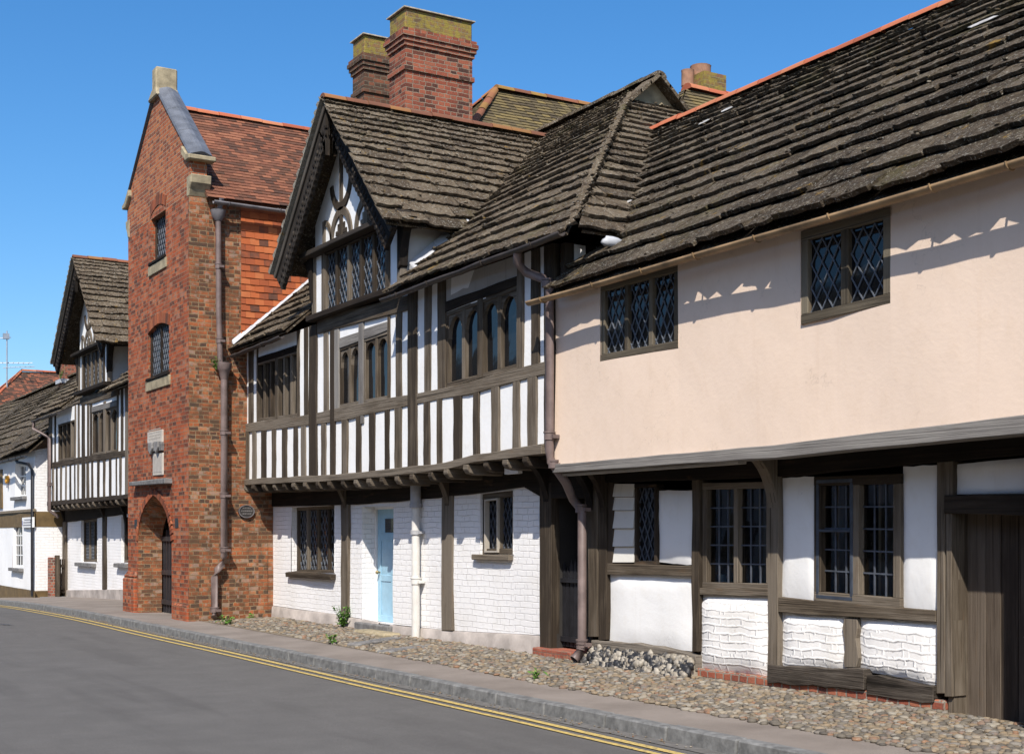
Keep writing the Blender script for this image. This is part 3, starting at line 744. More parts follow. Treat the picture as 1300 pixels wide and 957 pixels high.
# lower storey
sv = lambda u: vz(u, 2.37, LX)
pt = lin((745, 614), (780, 612), (1000, 605.5), (1150, 590), (1300, 578))
UR = u_at(5.2, LX)
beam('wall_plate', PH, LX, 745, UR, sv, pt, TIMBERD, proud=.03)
for a, b, vb in ((745, 761.7, 808), (761.9, 772.5, 812), (880.6, 890, 827), (977, 990.6, 846), (1192, 1203, 880), (1203.3, 1212, 884)):
    post('post', PH, LX, a, b, pt, vb, proud=.03, wob=.012, back=.14)
beam('rail', PH, LX, 773, 880.4, lin((775, 714.5), (880, 719)), lin((775, 729), (880, 731)), wob=.006)
beam('rail', PH, LX, 890.3, 976.8, lin((890, 746.5), (977, 746.5)), lin((890, 755), (977, 757)))
beam('rail', PH, LX, 990.8, 1191, lin((990, 758), (1190, 774)), lin((990, 777), (1190, 789.5)), proud=.03)
post('stud', PH, LX, 1072.5, 1090, lin((1072, 784), (1090, 785)), 847, wob=.02)
beam('sill_beam', PH, LX, 757, 890, lin((757, 812), (830, 818), (890, 830)), lin((757, 829), (830, 836), (890, 850)), SILLOAK, proud=.07, wob=.012, n=9)
beam('sill_beam', PH, LX, 981, 1104, lin((981, 843), (1104, 849)), lin((981, 866), (1104, 874)), SILLOAK, proud=.07, wob=.012, n=8)
beam('sill_beam', PH, LX, 1106, 1191, lin((1106, 855), (1191, 871)), lin((1106, 880), (1191, 893)), SILLOAK, proud=.06, wob=.012, n=6)
def panel(name, u0, u1, vt, vb, mat, X=LX, bulge=.012, e=1.5):
    vt, vb = fn(vt), fn(vb); n = 8; vs = []; fs = []; us = [u0+(u1-u0)*i/n for i in range(n+1)]
    for i, u in enumerate(us):
        a = yz(u, vb(u), X); b = yz(u, vt(u), X)
        for j in range(n+1):
            s, t = i/n, j/n; edge_ = min(s, 1-s, t, 1-t); bl = min(1, edge_*7)**.6
            jy = R.uniform(-.006, .006) if edge_ == 0 else 0
            vs.append((X+.03-bulge*bl*2.2+und(a[0]*3, 2*t)*.4, a[0]+jy, a[1]+(b[1]-a[1])*t+jy))
    for i in range(n):
        for j in range(n): fs.append((i*(n+1)+j, (i+1)*(n+1)+j, (i+1)*(n+1)+j+1, i*(n+1)+j+1))
    m = MB(); m.add(vs, fs, .5, True)
    ring = [i*(n+1) for i in range(n+1)]+[n*(n+1)+j for j in range(1, n+1)]+[i*(n+1)+n for i in range(n-1, -1, -1)]+[j for j in range(n-1, 0, -1)]
    pr = [vs[k] for k in ring]; bk = [(X+.16, p[1], p[2]) for p in pr]; q = len(pr)
    m.add(pr+bk, [(k, (k+1) % q, q+(k+1) % q, q+k) for k in range(q)], .5)
    return m.build(name, mat, PH if X == LX else None)
panel('plaster_panel', 833.6, 881, lin((834, 622), (881, 622.5)), lin((834, 713), (881, 718)), PLASTER)
panel('plaster_panel', 772, 881, lin((772, 728.5), (881, 731)), lin((772, 813), (881, 827)), PLASTER)
panel('plaster_panel', 990.3, 1034.5, lin((990, 607), (1034, 604)), lin((990, 758), (1034, 762)), PLASTER)
panel('plaster_panel', 1143.5, 1192.5, lin((1143, 592), (1193, 590)), lin((1143, 771), (1192, 775)), PLASTER)
panel('plaster_panel', 1211, UR, lin((1211, 590), (1300, 581)), lin((1211, 628), (1300, 627)), PLASTER)
panel('brick_panel', 887, 979, lin((887, 754), (979, 757)), lin((887, 850), (979, 858)), WBRICKR, bulge=.03)
panel('brick_panel', 990, 1073, lin((990, 777), (1073, 782)), lin((990, 848), (1073, 850)), WBRICKR, bulge=.02)
panel('brick_panel', 1089.5, 1192.5, lin((1089, 784), (1192, 789)), lin((1089, 851), (1192, 872)), WBRICKR, bulge=.02)
# weatherboarded panel
m = MB(); vl = [614, 631, 648, 671, 694, 714]
for i in range(5):
    a = Bil(779.5, 805.2, vl[i], vl[i+1]-.6, LX); q = a.quad(0, a.W, 0, a.H)
    m.hexa([(LX-.02, *q[0]), (LX-.02, *q[1]), (LX+.05, *q[1]), (LX+.05, *q[0]), (LX+.006, *q[3]), (LX+.006, *q[2]), (LX+.05, *q[2]), (LX+.05, *q[3])], g='y')
m.build('weatherboard', m_plaster('white_boarding', (.66,.64,.59), amt=.5), PH)
post('stud', PH, LX, 773, 779.4, pt, 716, mat=TIMBERD)
window(PH, LX, 805.3, 833.5, 614, 717, 1, lat='diamond', fw=.045, mat=TIMBERD, rec=.05, pw=.115, ph=.21, proud=.005, lead=CAMED)
window(PH, LX, 892, 978.6, lin((892, 613), (978, 611)), lin((892, 747), (978, 749)), 2, lat=(3, 5), fw=.065, mw=.065, glass=CLEAR, rec=.06, proud=.008, lead=CAMED, bw=.014)
window(PH, LX, 1034, 1144, lin((1034, 605), (1144, 601)), lin((1034, 762), (1144, 772)), 2, lat=(3, 5), fw=.085, mw=.075, glass=CLEAR, rec=.06, proud=.012, lead=CAMED, bw=.014)
# opened iron casement frame on the left light of the wide window
B = Bil(1037, 1083.5, lin((1037, 609), (1083, 607)), lin((1037, 759), (1083, 763)), LX); m = MB()
for q in (B.quad(0, B.W, 0, .035), B.quad(0, B.W, B.H-.035, B.H), B.quad(0, .035, .036, B.H-.036), B.quad(B.W-.035, B.W, .036, B.H-.036), B.quad(.036, B.W-.036, B.H*.56, B.H*.56+.025)): m.ext(q, LX-.014, LX+.035)
m.build('casement', m_simple('blue_grey_iron', (.045,.055,.075), .5, .3, 9), PH, bevel=.004)
# brackets below the jetty
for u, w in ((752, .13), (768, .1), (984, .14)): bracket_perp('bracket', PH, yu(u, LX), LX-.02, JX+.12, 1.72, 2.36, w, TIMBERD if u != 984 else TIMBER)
# plinths
m = MB(); a = Bil(758, 889, lin((758, 828), (889, 848)), 900, LX); yA, yB = a.c[0][0], a.c[1][0]
m.hexa([(LX-.24, yB, .06), (LX+.1, yB, .06), (LX+.1, yA, .06), (LX-.22, yA, .06), (LX-.05, yB, .31), (LX+.1, yB, .40), (LX+.1, yA, .34), (LX-.05, yA, .33)])
m.build('plinth', MORTAR, PH)
m = MB()
for i in range(520):
    y = R.uniform(yB, yA); q_ = R.random(); z = .09+.24*q_; s_ = R.uniform(.022, .058); m.blob((LX-.06-.19*(1-q_)+R.uniform(-.015,.01), y, z), s_*.8, s_*R.uniform(.8,1.3), s_*R.uniform(.7,1.2), rot=0, jit=.28, seg=7, ring=5)
fl = m.build('flint', FLINT, PH, recalc=False); struct(fl, 'stuff')
m = MB(); yC = yu(1202, LX); m.box((LX-.045, yC, 0), (LX+.1, yB-.003, .245)); m.build('brick_plinth', PLINTHBRICK, PH, bevel=.01)
m = MB(); 
for k in range(3): m.box((LX-.05, yu(989, LX)+.0, .25+.075*k), (LX+.03, yu(978, LX)-.0+.04, .318+.075*k)) if False else None
m.box((LX-.05, yu(772, LX), 0), (LX+.1, yu(742, LX), .32)); m.build('brick_pier', PLINTHBRICK, PH, bevel=.01)
# plank door in its recess
beam('lintel', PH, LX, 1203, UR, lin((1203, 629), (1300, 628)), lin((1203, 651), (1300, 655)), TIMBERD, proud=.045)
yd0, yd1 = yu(1211.5, LX), 6.15
m = MB(); y = yd0+.02
while y > yd1:
    w = R.uniform(.15, .2); j = R.uniform(0, .006); m.box((8.97+j, max(yd1, y-w+.005), .12), (9.02, y, 1.84), g='z'); y -= w
dr = m.build('door', m_timber('brown_door_boards', (.045,.034,.026), (.085,.066,.050), (.13,.105,.082)), PH, bevel=.004)
m = MB()
for y_ in (7.05, 6.8):
    for z_ in (.8, 1.0, 1.55): m.blob((8.968, y_-.01*z_, z_), .012, .014, .014, smooth=True)
m.build('stud_nail', IRONG, dr)
m = MB(); m.box((LX+.0, yd0+.004, .1), (9.0, yd0+.06, 1.86), g='z'); m.build('door_jamb', TIMBER, PH)
m = MB(); m.box((JX+.02, 5.9, 0), (JX+.3, 6.50, 2.35), g='z'); m.build('shadow_post', TIMBER, PH, bevel=.02)  # unseen post beside the door, added to cast a shadow across it
m = MB(); m.box((LX+.01, 3, 0), (LX+.2, 6.14, 2.36)); m.build('side_wall', PLASTER, PH)
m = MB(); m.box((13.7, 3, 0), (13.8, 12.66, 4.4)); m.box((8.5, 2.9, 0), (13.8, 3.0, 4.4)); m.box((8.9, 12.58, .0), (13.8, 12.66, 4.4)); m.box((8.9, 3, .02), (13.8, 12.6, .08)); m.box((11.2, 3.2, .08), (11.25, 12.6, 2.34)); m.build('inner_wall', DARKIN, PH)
m = MB()
for uu in (904, 943, 1041, 1093): 
    yy = u_at(0, 1) if False else yu(uu, LX)
    m.box((LX+.16, yy-.085, .9), (LX+.34, yy-.055, 2.1), g='z')
m.build('window_lining', m_timber('pale_oak_lining', (.17,.13,.09), (.26,.21,.15), (.33,.28,.2)), PH)
# cup on the window board
m = MB(); c = ax(918, 746, LX+.22); m.box((LX+.12, 9.4, c.z-.06), (LX+.42, 11.4, c.z-.005), g='y'); m.build('window_board', TIMBER, PH)
m = MB(); n = 20; prof = [(.0, .0), (.034, .0), (.038, .01), (.044, .12), (.047, .125), (.042, .12), (.035, .015), (0, .012)]
vs = []; fs = []
for i in range(n):
    t = 2*math.pi*i/n; vs += [(c.x+r_*math.cos(t)*1.35, c.y+r_*math.sin(t)*1.35, c.z+h_*1.1) for r_, h_ in prof]
k = len(prof)
for i in range(n):
    for j in range(k-1): fs.append((i*k+j, ((i+1) % n)*k+j, ((i+1) % n)*k+j+1, i*k+j+1))
m.add(vs, fs, .5, True); cup = m.build('cup', CUPB); tag(cup, 'pale blue cup on the board behind the lower left corner of a leaded window', 'cup')

# ------------------------------------------------------------------ TIMBER FRAMED HOUSES
def main_roof(mb, ya, yb, eave=(8.1, 4.98), tp=.865, gable=None, hip=False, ph=0.0, xr=11.9):
    """street slope of a range from y=ya to y=yb, cut round a cross gable (centre, half width, ridge z)"""
    c_ = math.cos(math.atan(tp)); s_ = math.sin(math.atan(tp)); U = (c_, 0, s_); sl = (xr-eave[0])/c_; O = (eave[0]-.12, 0, eave[1]-.114)
    sl += .12/c_; cs = courses(sl, .34, .15)
    zz = lambda s: O[2]+s*s_
    def lo(s):
        return ya+max(0, (zz(s)-eave[1]))/.804 if hip else ya
    if gable:
        gc, hw, gz, gp = gable
        half = lambda s: max(0, min(hw, (gz-zz(s))/gp-.02))
        slab_plane(mb, O, (0,1,0), U, sl, cs, lo, lambda s: gc-half(s) if half(s) > 0 else yb, .3, .62, .034, ph=ph, sag=.035)
        slab_plane(mb, O, (0,1,0), U, sl, cs, lambda s: gc+half(s) if half(s) > 0 else yb+9, lambda s: yb, .3, .62, .034, ph=ph, sag=.035)
        sA = (gz-O[2])/s_
        deck(mb, O, (0,1,0), U, [(lo(0), .03), (gc-hw, .03), (gc-hw, min(sl, (gz-hw*gp-O[2])/s_)), (gc, min(sl, sA)), (gc, sl), (lo(sl), sl)])
        deck(mb, O, (0,1,0), U, [(gc+hw, .03), (yb, .03), (yb, sl), (gc, sl), (gc, min(sl, sA)), (gc+hw, min(sl, (gz-hw*gp-O[2])/s_))])
    else:
        slab_plane(mb, O, (0,1,0), U, sl, cs, lo, lambda s: yb, .3, .62, .034, ph=ph, sag=.035)
    # rear slope
    zr = eave[1]+tp*(xr-eave[0])
    mb.extg([(xr, lo(sl), zr-.03), (2*xr-eave[0], ya, eave[1]-.05), (2*xr-eave[0], yb, eave[1]-.05), (xr, yb, zr-.03)], (0, 0, -.04), r=.2)
    return zr
def cross_gable(parent, roof, gc, hw, ez, rz, X0, X1, tp, eave, ph=0.0):
    pr = (rz-ez)/hw; c_ = math.cos(math.atan(pr)); s_ = math.sin(math.atan(pr)); sl = hw/c_
    m = MB(); cs = courses(sl, .30, .12)
    for sg in (1, -1):
        O = (X0-.05, gc-sg*hw, ez); U = (0, sg*c_, s_)
        Rv = lambda s: min(eave[0]+(ez+s*s_-eave[1])/tp+.12-X0+.05, X1-X0)
        slab_plane(m, O, (1,0,0), U, sl, cs, lambda s: 0.0, Rv, .28, .6, .036, ph=ph+sg, sag=.025, jz=.024)
        deck(m, O, (1,0,0), U, [(.1, .05), (Rv(0), .05), (Rv(sl), sl), (.1, sl)])
    o = m.build('gable_roof', SLAB, parent)
    k = MB(); ridge_tiles(k, (X0-.03, gc, rz+.02), (X1, gc, rz+.02), .11, .34); k.build('ridge', RIDGEL, o)
    # stepped bedding mortar under the slab ends of the verges
    for sg in (-1,):
        m = MB(); lo, hi = [], []
        for i in range(len(cs)-1):
            for s_0, dn_ in ((cs[i]+.004, .075), (cs[i]+(cs[i+1]-cs[i])*.55, .045), (cs[i]+(cs[i+1]-cs[i])*.6, .012), (cs[i+1]-.012, .006)):
                y_ = gc-sg*(hw-s_0*c_); z_ = ez+s_0*s_; lo.append((y_+sg*s_*.012, z_-c_*.012)); hi.append((y_-sg*s_*dn_, z_+c_*dn_))
        m.strip(lo, hi, X0-.06, X0+.1, r=1.3); m.build('verge_mortar', HIPM, o)
    XV = X0
    # barge boards: carved, with a moulded outer fillet
    for sg in (1, -1):
        X0 = XV+(.14 if sg > 0 else .03)
        foot = Vector((X0+.02, gc-sg*(hw-.04), ez-.03)); apex = Vector((X0+.02, gc, rz-.07)); d = (apex-foot).normalized(); nrm = Vector((0, -sg*d.z*-1, 0)); L = (apex-foot).length
        dn = Vector((0, d.z*sg, -abs(d.y)))      # pointing inwards/down
        n = 26; m = MB(); lo, hi = [], []
        for i in range(n*2+1):
            t = i/(2*n); p = foot+d*L*t; w = .37+.009*math.cos(i*math.pi) - .012*math.sin(t*9); q = p+dn*w
            if (q.y-gc)*sg > -.005: q = Vector((q.x, gc-sg*.004, p.z-(w*1.35)))
            lo.append((q.y, q.z)); hi.append((p.y, p.z))
        m.strip(lo, hi, X0, X0+.07, g=tuple(d)); bm_ = m
        m = MB(); m.strip([((foot+d*L*t+dn*.075).y, (foot+d*L*t+dn*.075).z) for t in (0, .5, 1)], [((foot+d*L*t).y, (foot+d*L*t).z) for t in (0, .5, 1)], X0-.035, X0+.0, g=tuple(d)); mo_ = m; m = bm_
        for i in range(n):
            t = (i+.6)/n*.93; p = foot+d*L*t+dn*.22; m.blob((X0-.002, p.y, p.z), .018, .036, .045, jit=.2, seg=6, ring=4)
            p = foot+d*L*(t+.012)+dn*.31; m.blob((X0-.002, p.y, p.z), .014, .026, .03, jit=.2, seg=6, ring=4)
        b = m.build('bargeboard', TIMBERB, parent); mo_.build('moulding', FILLET, b, bevel=.008)
    return o
def gable_front(parent, X, gc, rgc, hw, ez, rz, sill, tie, yA, yB, lights, lat=True):
    """gable wall with leaded band window, ledge and curved decorative braces; (yA > yB) are its ends"""
    pr = (rz-ez)/hw
    zs, zt = sill, tie
    zt_ = lambda y: zt
    m = MB(); wx = X
    q = lambda y: rz-.16-abs(y-rgc)*pr
    cA, cB = min(yA, rgc+(rz-.16-zt)/pr), max(yB, rgc-(rz-.16-zt)/pr)
    m.ext([(cA, zt), (cB, zt), (cB, max(zt+.001, q(cB))), (rgc, rz-.16), (cA, max(zt+.001, q(cA)))], wx+.01, wx+.1, r=.5)
    wl, wr = yA-.36, yB+.36
    m.ext([(yA, zs), (wl, zs), (wl, zt-.002), (yA, zt-.002)], wx+.01, wx+.1, r=.5); m.ext([(wr, zs), (yB, zs), (yB, zt-.002), (wr, zt-.002)], wx+.01, wx+.1, r=.5)
    o = m.build('gable_wall', PLASTER, parent)
    m = MB(); m.strip([(yA+.25, zt-.05), (gc, zt-.04), (yB-.25, zt-.05)], [(yA+.25, zt+.03), (gc, zt+.035), (yB-.25, zt+.03)], X-.17, X+.05, g='y'); m.build('tie_beam', TIMBERB, parent, bevel=.01)
    m = MB(); m.strip([(yA+.06, zs-.10), (gc, zs-.095), (yB-.06, zs-.10)], [(yA+.06, zs-.01), (gc, zs-.005), (yB-.06, zs-.01)], X-.13, X+.05, g='y'); m.build('sill_beam', TIMBERD, parent, bevel=.01)
    for a, b in ((yA+.07, yA-.05), (wl+.05, wl-.06), (wr+.06, wr-.05), (yB+.05, yB-.07)):
        m = MB(); m.strip([(a, zs-.01), (a, (zs+zt)/2), (a, zt-.04)], [(b, zs-.01), (b, (zs+zt)/2+.01), (b, zt-.04)], X-.02, X+.08, g='z'); m.build('post', TIMBER, parent, bevel=.006)
    uL, uR = u_at(wl-.06, X), u_at(wr+.06, X)
    window(parent, X, uL, uR, lambda u: vz(u, zt-.05, X), lambda u: vz(u, zs-.005, X), lights, lat='diamond' if lat else None, fw=.03, mw=.075, rec=.05, pw=.13, ph=.20, bw=.0075, proud=.012)
    # decorative framing in the pediment
    for ys_ in (gc+.45, gc-.45):
        top = rz-.2-abs(ys_-rgc)*pr
        m = MB(); m.strip([(ys_-.05, zt+.03), (ys_-.05, top)], [(ys_+.05, zt+.03), (ys_+.05, top)], X-.012, X+.03, g='z'); m.build('stud', TIMBER, parent)
        arc_brace('brace', parent, X, (ys_, zt+.03), .36, 4, 176, .105, ell=1.25, n=14)
        lim = math.degrees(math.acos(.9))
        arc_brace('brace', parent, X, (ys_, zt+.03+.97), .36, 190, 350, .105, ell=1.25, n=14)
        for sg in (1, -1):
            m = MB(); m.ext([(ys_+sg*.055, zt+.13), (ys_+sg*.20, zt+.13), (ys_+sg*.20, zt+.2), (ys_+sg*.13, zt+.2), (ys_+sg*.13, zt+.3), (ys_+sg*.055, zt+.3)], X-.005, X+.03, g='y'); m.build('cusp', TIMBER, parent)
    m = MB(); arc = [(gc-.05, zt+1.05), (gc+.05, zt+1.05), (gc+.05, rz-.15), (gc-.05, rz-.15)]; m.ext(arc, X-.014, X+.03, g='z'); m.build('stud', TIMBER, parent)
    for sg in (1, -1):     # studs at the foot corners
        ys_ = gc+sg*1.1; m = MB(); m.ext([(ys_-.045, zt+.03), (ys_+.045, zt+.03), (ys_+.045, zt+.45), (ys_-.045, zt+.45)], X-.013, X+.03, g='z'); m.build('stud', TIMBER, parent)
        arc_brace('brace', parent, X, (ys_, zt+.03), .3, 95 if sg > 0 else 4, 176 if sg > 0 else 85, .07, ell=1.3)
    # curved eaves brackets at the two corners
    for yy, sg in ((yB-.1, -1), (yA+.1, 1)):
        m = MB(); n = 8; poly = [(yy, zt-.75)]+[(yy+sg*.30*(1-math.cos(i/n*math.pi/2)), zt-.7+.62*math.sin(i/n*math.pi/2)) for i in range(n+1)]+[(yy, zt-.02)]
        poly = [(yy-sg*.08, zt-.75)]+poly[1:-1]+[(yy-sg*.08, zt-.04)]
        m.ext(poly, X-.05, X+.08, g='z'); m.build('bracket', TIMBERB, parent, bevel=.006)
    return o
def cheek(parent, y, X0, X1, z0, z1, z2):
    m = MB(); m.extg([(X0, y, z0), (X1, y, z2-.05), (X1, y, z2), (X0, y, z1)], (0, .08, 0), r=.5); return m.build('cheek_wall', DIRTYSHADEPLASTER, parent)

HIPM = m_stone('hip_bedding_mortar', [(.2,(.09,.08,.062)), (.5,(.20,.175,.14)), (.8,(.36,.33,.27))], .5, 1.5)
FILLET = m_timber('fillet_oak', (.04,.034,.028), (.07,.06,.05), (.11,.095,.08))
# ---- the near timber house
TH = thing('timber_framed_house', 'black and white close studded house between the brick tower and the pink house', 'house', (8.8, 18, 0), 'timber framed houses either side of the brick tower')
bt = lin((307.5, 608.5), (394, 604), (434, 602), (500, 594.5), (559, 588.5), (602.7, 578), (659, 568.7), (702, 561))
bb = lin((307, 616), (394, 611.5), (440, 609.5), (500, 604.5), (559, 597.5), (603, 587.5), (690, 576.5), (702, 575))
rt = lin((310, 538.5), (327, 535), (379, 528.5), (405, 524), (432, 517), (495, 505.5), (560, 493.5), (602, 484), (657, 467.5), (702, 457))
rb = lin((310, 549), (352.7, 545), (379, 541.5), (396, 540), (430, 535), (495, 520), (560, 506.5), (602, 500), (640, 489), (702, 473))
top = lambda u: vz(u, 4.93, JX)
W1 = (326.5, 378.5, lambda u: vz(u, 4.62, JX), rt); W2 = (430.5, 493.5, lin((430, 441), (456, 430), (494, 416.5)), rt); W3 = (566, 658.5, lin((566, 397), (612, 381), (658, 361)), rt)
m = MB(); holed(m, JX, .1, 310.5, 701, top, bt, [W1, W2, W3], wob=.6); m.build('upper_wall', PLASTER, TH)
beam('bressummer', TH, JX, 306, 691, bt, bb, TIMBER, proud=.04, back=.2, wob=.008, n=26)
beam('rail', TH, JX, 311, 702, rt, rb, TIMBER, proud=.02, n=26)
for a, b in ((311,316.5),(321,326),(332.5,339),(346,351.6),(359,365.4),(373.5,378.6),(383,389),(408.6,414.5),(435,442),(453,459),(469.7,477),(489.5,495.3),(502,511),(539,547),(555.7,562),(577,587),(601.8,609),(625,634.7),(652,660.7),(671,682.7)):
    post('stud', TH, JX, a, b, lambda u: rb(u)-1, lambda u: bt(u)+1)
for a, b in ((394,403.5),(420.5,426),(519.6,531)): post('post', TH, JX, a, b, top, lambda u: bt(u)+1, proud=.026)
post('post', TH, JX, 692, 703, top, lambda u: bt(u)+1, proud=.02)
for a, b in ((316.5,322),(322.5+4.3,328),(378,381.5),(387,392),(412,417.4),(503.5,511),(540,548.5),(556.5,567),(657.6,665),(675.5,685.5)):
    post('stud', TH, JX, a, b, top, lambda u: rt(u)+1)
post('stud', TH, JX, 423.5, 431.6, top, lambda u: rt(u)+1, mat=TIMBERG); post('stud', TH, JX, 493, 496, lin((493, 398), (496, 397)), lambda u: rt(u)+1); post('stud', TH, JX, 456.3, 462.4, lin((456, 408), (462, 406)), lambda u: rb(u)+10, mat=TIMBERG)
beam('plate', TH, JX, 405, 520, lin((405, 405), (420, 400), (520, 375)), lin((405, 424), (420, 419.5), (520, 394)), proud=.03)
beam('window_head', TH, JX, 431.6, 456.2, lin((431, 429.5), (456, 421.5)), lin((431, 443), (456, 433)), TIMBERG, proud=.016)
beam('window_head', TH, JX, 462.6, 493, lin((462.6, 417.6), (493, 407.6)), lin((462.6, 431), (493, 420)), TIMBERG, proud=.016)
beam('window_head', TH, JX, 566.5, 659, lin((566, 384), (659, 350)), lin((566, 397), (659, 362)), TIMBERD, proud=.016)
beam('window_head', TH, JX, 327, 378, lambda u: vz(u, 4.70, JX), lambda u: vz(u, 4.60, JX), TIMBERD, proud=.016)
m = MB(); m.ext(ppoly(567, 657.5, top, lin((567, 384), (658, 351)), JX), JX-.006, JX+.05); m.build('stained_shade_panel', DIRTYSHADEPLASTER, TH)  # grey mottled plaster, with the dimness of the eave shadow put into its colour
window(TH, JX, *W1, 6, fw=.05, mw=.075, rec=.07, groups=3, proud=.006)
window(TH, JX, 430.5, 456.5, lin((430.5, 442.5), (456.5, 432.5)), rt, 2, fw=.045, mw=.075, rec=.06, arch=True, archh=.26, proud=.004)
window(TH, JX, 462, 493.5, lin((462, 430.5), (493.5, 419.5)), rt, 2, fw=.045, mw=.075, rec=.06, arch=True, archh=.26, proud=.004)
window(TH, JX, *W3, 4, fw=.055, mw=.085, rec=.06, arch=True, archh=.30, proud=.004, groups=2)
ysj = [yu(u, JX) for u in (312, 324, 337, 349.5, 362, 375, 390, 406, 421, 437, 454, 471, 488, 506, 526, 549, 570, 594.5, 618.5, 644, 670)]
joists(TH, JX-.035, LX+.3, ysj, lambda y: yz(u_at(y, JX), bb(u_at(y, JX)), JX)[1]-.004)
m = MB(); m.box((JX+.12, 12.75, 2.50), (9.4, 22.9, 2.56)); m.build('jetty_floor', SOFFIT, TH, uv='x')
m = MB()
for i in range(20): m.box((JX+.2, ysj[i]-.08, 2.36), (JX+.26, ysj[i+1]+.08, 2.44)) if R.random() < .35 else None
m.build('infill', PLASTER, TH)
# roof
m = MB(); main_roof(m, 12.2, 22.98, gable=(18.5, 1.86, 8.06, 1.08), hip=True, ph=.7)
# hip end
c_ = math.cos(math.atan(.804)); s_ = math.sin(math.atan(.804)); slh = 3.0/s_
LH = lambda s: max(0, s*s_/.865-.02); RH = lambda s: 7.6-s*s_/.865
slab_plane(m, (8.1, 12.12, 4.90), (1,0,0), (0, c_, s_), slh, courses(slh, .34, .16), LH, RH, .3, .7, .036, ph=2.0, jz=.028)
deck(m, (8.1, 12.12, 4.90), (1,0,0), (0, c_, s_), [(.1, .05), (7.5, .05), (7.6-slh*s_/.95, slh), (LH(slh), slh)])
# ragged pale mortar and small slabs along the hip
hp0, hp1 = Vector((8.02, 12.10, 4.92)), Vector((11.50, 15.80, 7.95))
for i in range(40):
    p = hp0+(hp1-hp0)*((i+R.uniform(.2,.8))/40); a = R.uniform(.08, .17)
    m.add([(p.x-a*.5, p.y+a*.5, p.z+.0), (p.x+a*.6, p.y-.02, p.z+.02), (p.x+a*.8, p.y+a*.7, p.z+.075), (p.x-.0, p.y+a, p.z+.085), (p.x+.02, p.y+.02, p.z+.085), (p.x+.02, p.y-.03, p.z+.05)], [(0,1,4),(1,2,4),(2,3,4),(3,0,4),(0,1,5),(1,4,5),(4,0,5)], R.uniform(.3, 1))
trf = m.build('roof', SLAB, TH)
ridge = MB(); ridge_tiles(ridge, (11.9, 15.63, 8.27), (11.9, 22.9, 8.27), .12, .36); ridge.build('ridge', SLAB, trf)
m = MB(); m.extg([(11.35, 15.83, 7.7), (12.45, 15.83, 7.7), (12.40, 15.83, 7.84), (11.9, 15.83, 8.26), (11.40, 15.83, 7.84)], (0, .08, 0), r=.9); m.build('gablet_wall', STONE, trf)
m = MB()
for sg in (1, -1):
    for k in range(3):
        a = Vector((11.9-sg*.52*(1-k/3), 15.62, 7.80+.45*(k/3))); b = Vector((11.9-sg*.52*(1-(k+1)/3)+sg*.02, 15.62, 7.80+.45*((k+1)/3)+.02)); m.extg([a, b, b+Vector((0,.3,0)), a+Vector((0,.3,0))], (sg*-.02, 0, .05))
m.build('gablet_slab', SLAB, trf)
zt_, zs_ = 6.02, 5.06
cross_gable(TH, trf, 18.5, 2.08, 5.80, 8.05, 7.87, 13.2, .865, (8.1, 4.98), .3)
gable_front(TH, 8.27, 18.32, 18.5, 2.08, 5.80, 8.03, zs_, zt_, 19.80, 16.78, 5)
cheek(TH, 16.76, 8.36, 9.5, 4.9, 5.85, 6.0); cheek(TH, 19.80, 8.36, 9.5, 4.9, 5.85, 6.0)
m = MB(); p = [(8.40, 16.70, 5.26), (8.75, 16.66, 5.57), (9.0, 16.64, 5.79), (9.25, 16.64, 6.00)]
for a, b in zip(p, p[1:]):
    m.hexa([(a[0], a[1]-.10, a[2]), (b[0], b[1]-.1, b[2]), (b[0], b[1]+.06, b[2]+.02), (a[0], a[1]+.06, a[2]+.02), (a[0], a[1]-.10, a[2]+.03), (b[0], b[1]-.1, b[2]+.03), (b[0], b[1]+.06, b[2]+.14), (a[0], a[1]+.06, a[2]+.14)])
m.build('flashing', LEADW, trf, bevel=.02)
m = MB(); p = [(8.02, 22.9, 4.90), (8.6, 22.9, 5.41), (9.3, 22.9, 6.02), (10.2, 22.9, 6.80)]
for a, b in zip(p, p[1:]):
    m.hexa([(a[0], a[1]-.03, a[2]+.06), (b[0], b[1]-.03, b[2]+.06), (b[0], b[1]+.06, b[2]+.10), (a[0], a[1]+.06, a[2]+.10), (a[0], a[1]-.03, a[2]+.075), (b[0], b[1]-.03, b[2]+.075), (b[0], b[1]+.06, b[2]+.16), (a[0], a[1]+.06, a[2]+.16)])
m.build('flashing', LEADW, trf, bevel=.01)
m = MB(); m.blob((8.50, 12.02, 4.80), .15, .05, .06, jit=.2, seg=9, ring=5); m.build('flashing', LEADW, trf)
# end wall below the hip
m = MB(); m.box((JX+.06, 12.72, 2.5), (11, 12.8, 4.9)); m.build('end_wall', PLASTER, TH)
m = MB()
for x in (JX+.02, 8.62, 9.0): m.box((x, 12.70, 2.5), (x+.13, 12.78, 4.9), g='z')
m.build('end_stud', TIMBERD, TH)
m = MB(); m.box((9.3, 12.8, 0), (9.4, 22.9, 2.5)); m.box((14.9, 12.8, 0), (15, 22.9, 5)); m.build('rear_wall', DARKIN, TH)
gutter(TH, (7.93, 16.62, 4.82), (7.93, 12.16, 4.87), GUTTERD, .05); gutter(TH, (7.95, 22.75, 4.76), (7.95, 20.4, 4.80), GUTTERD, .05)
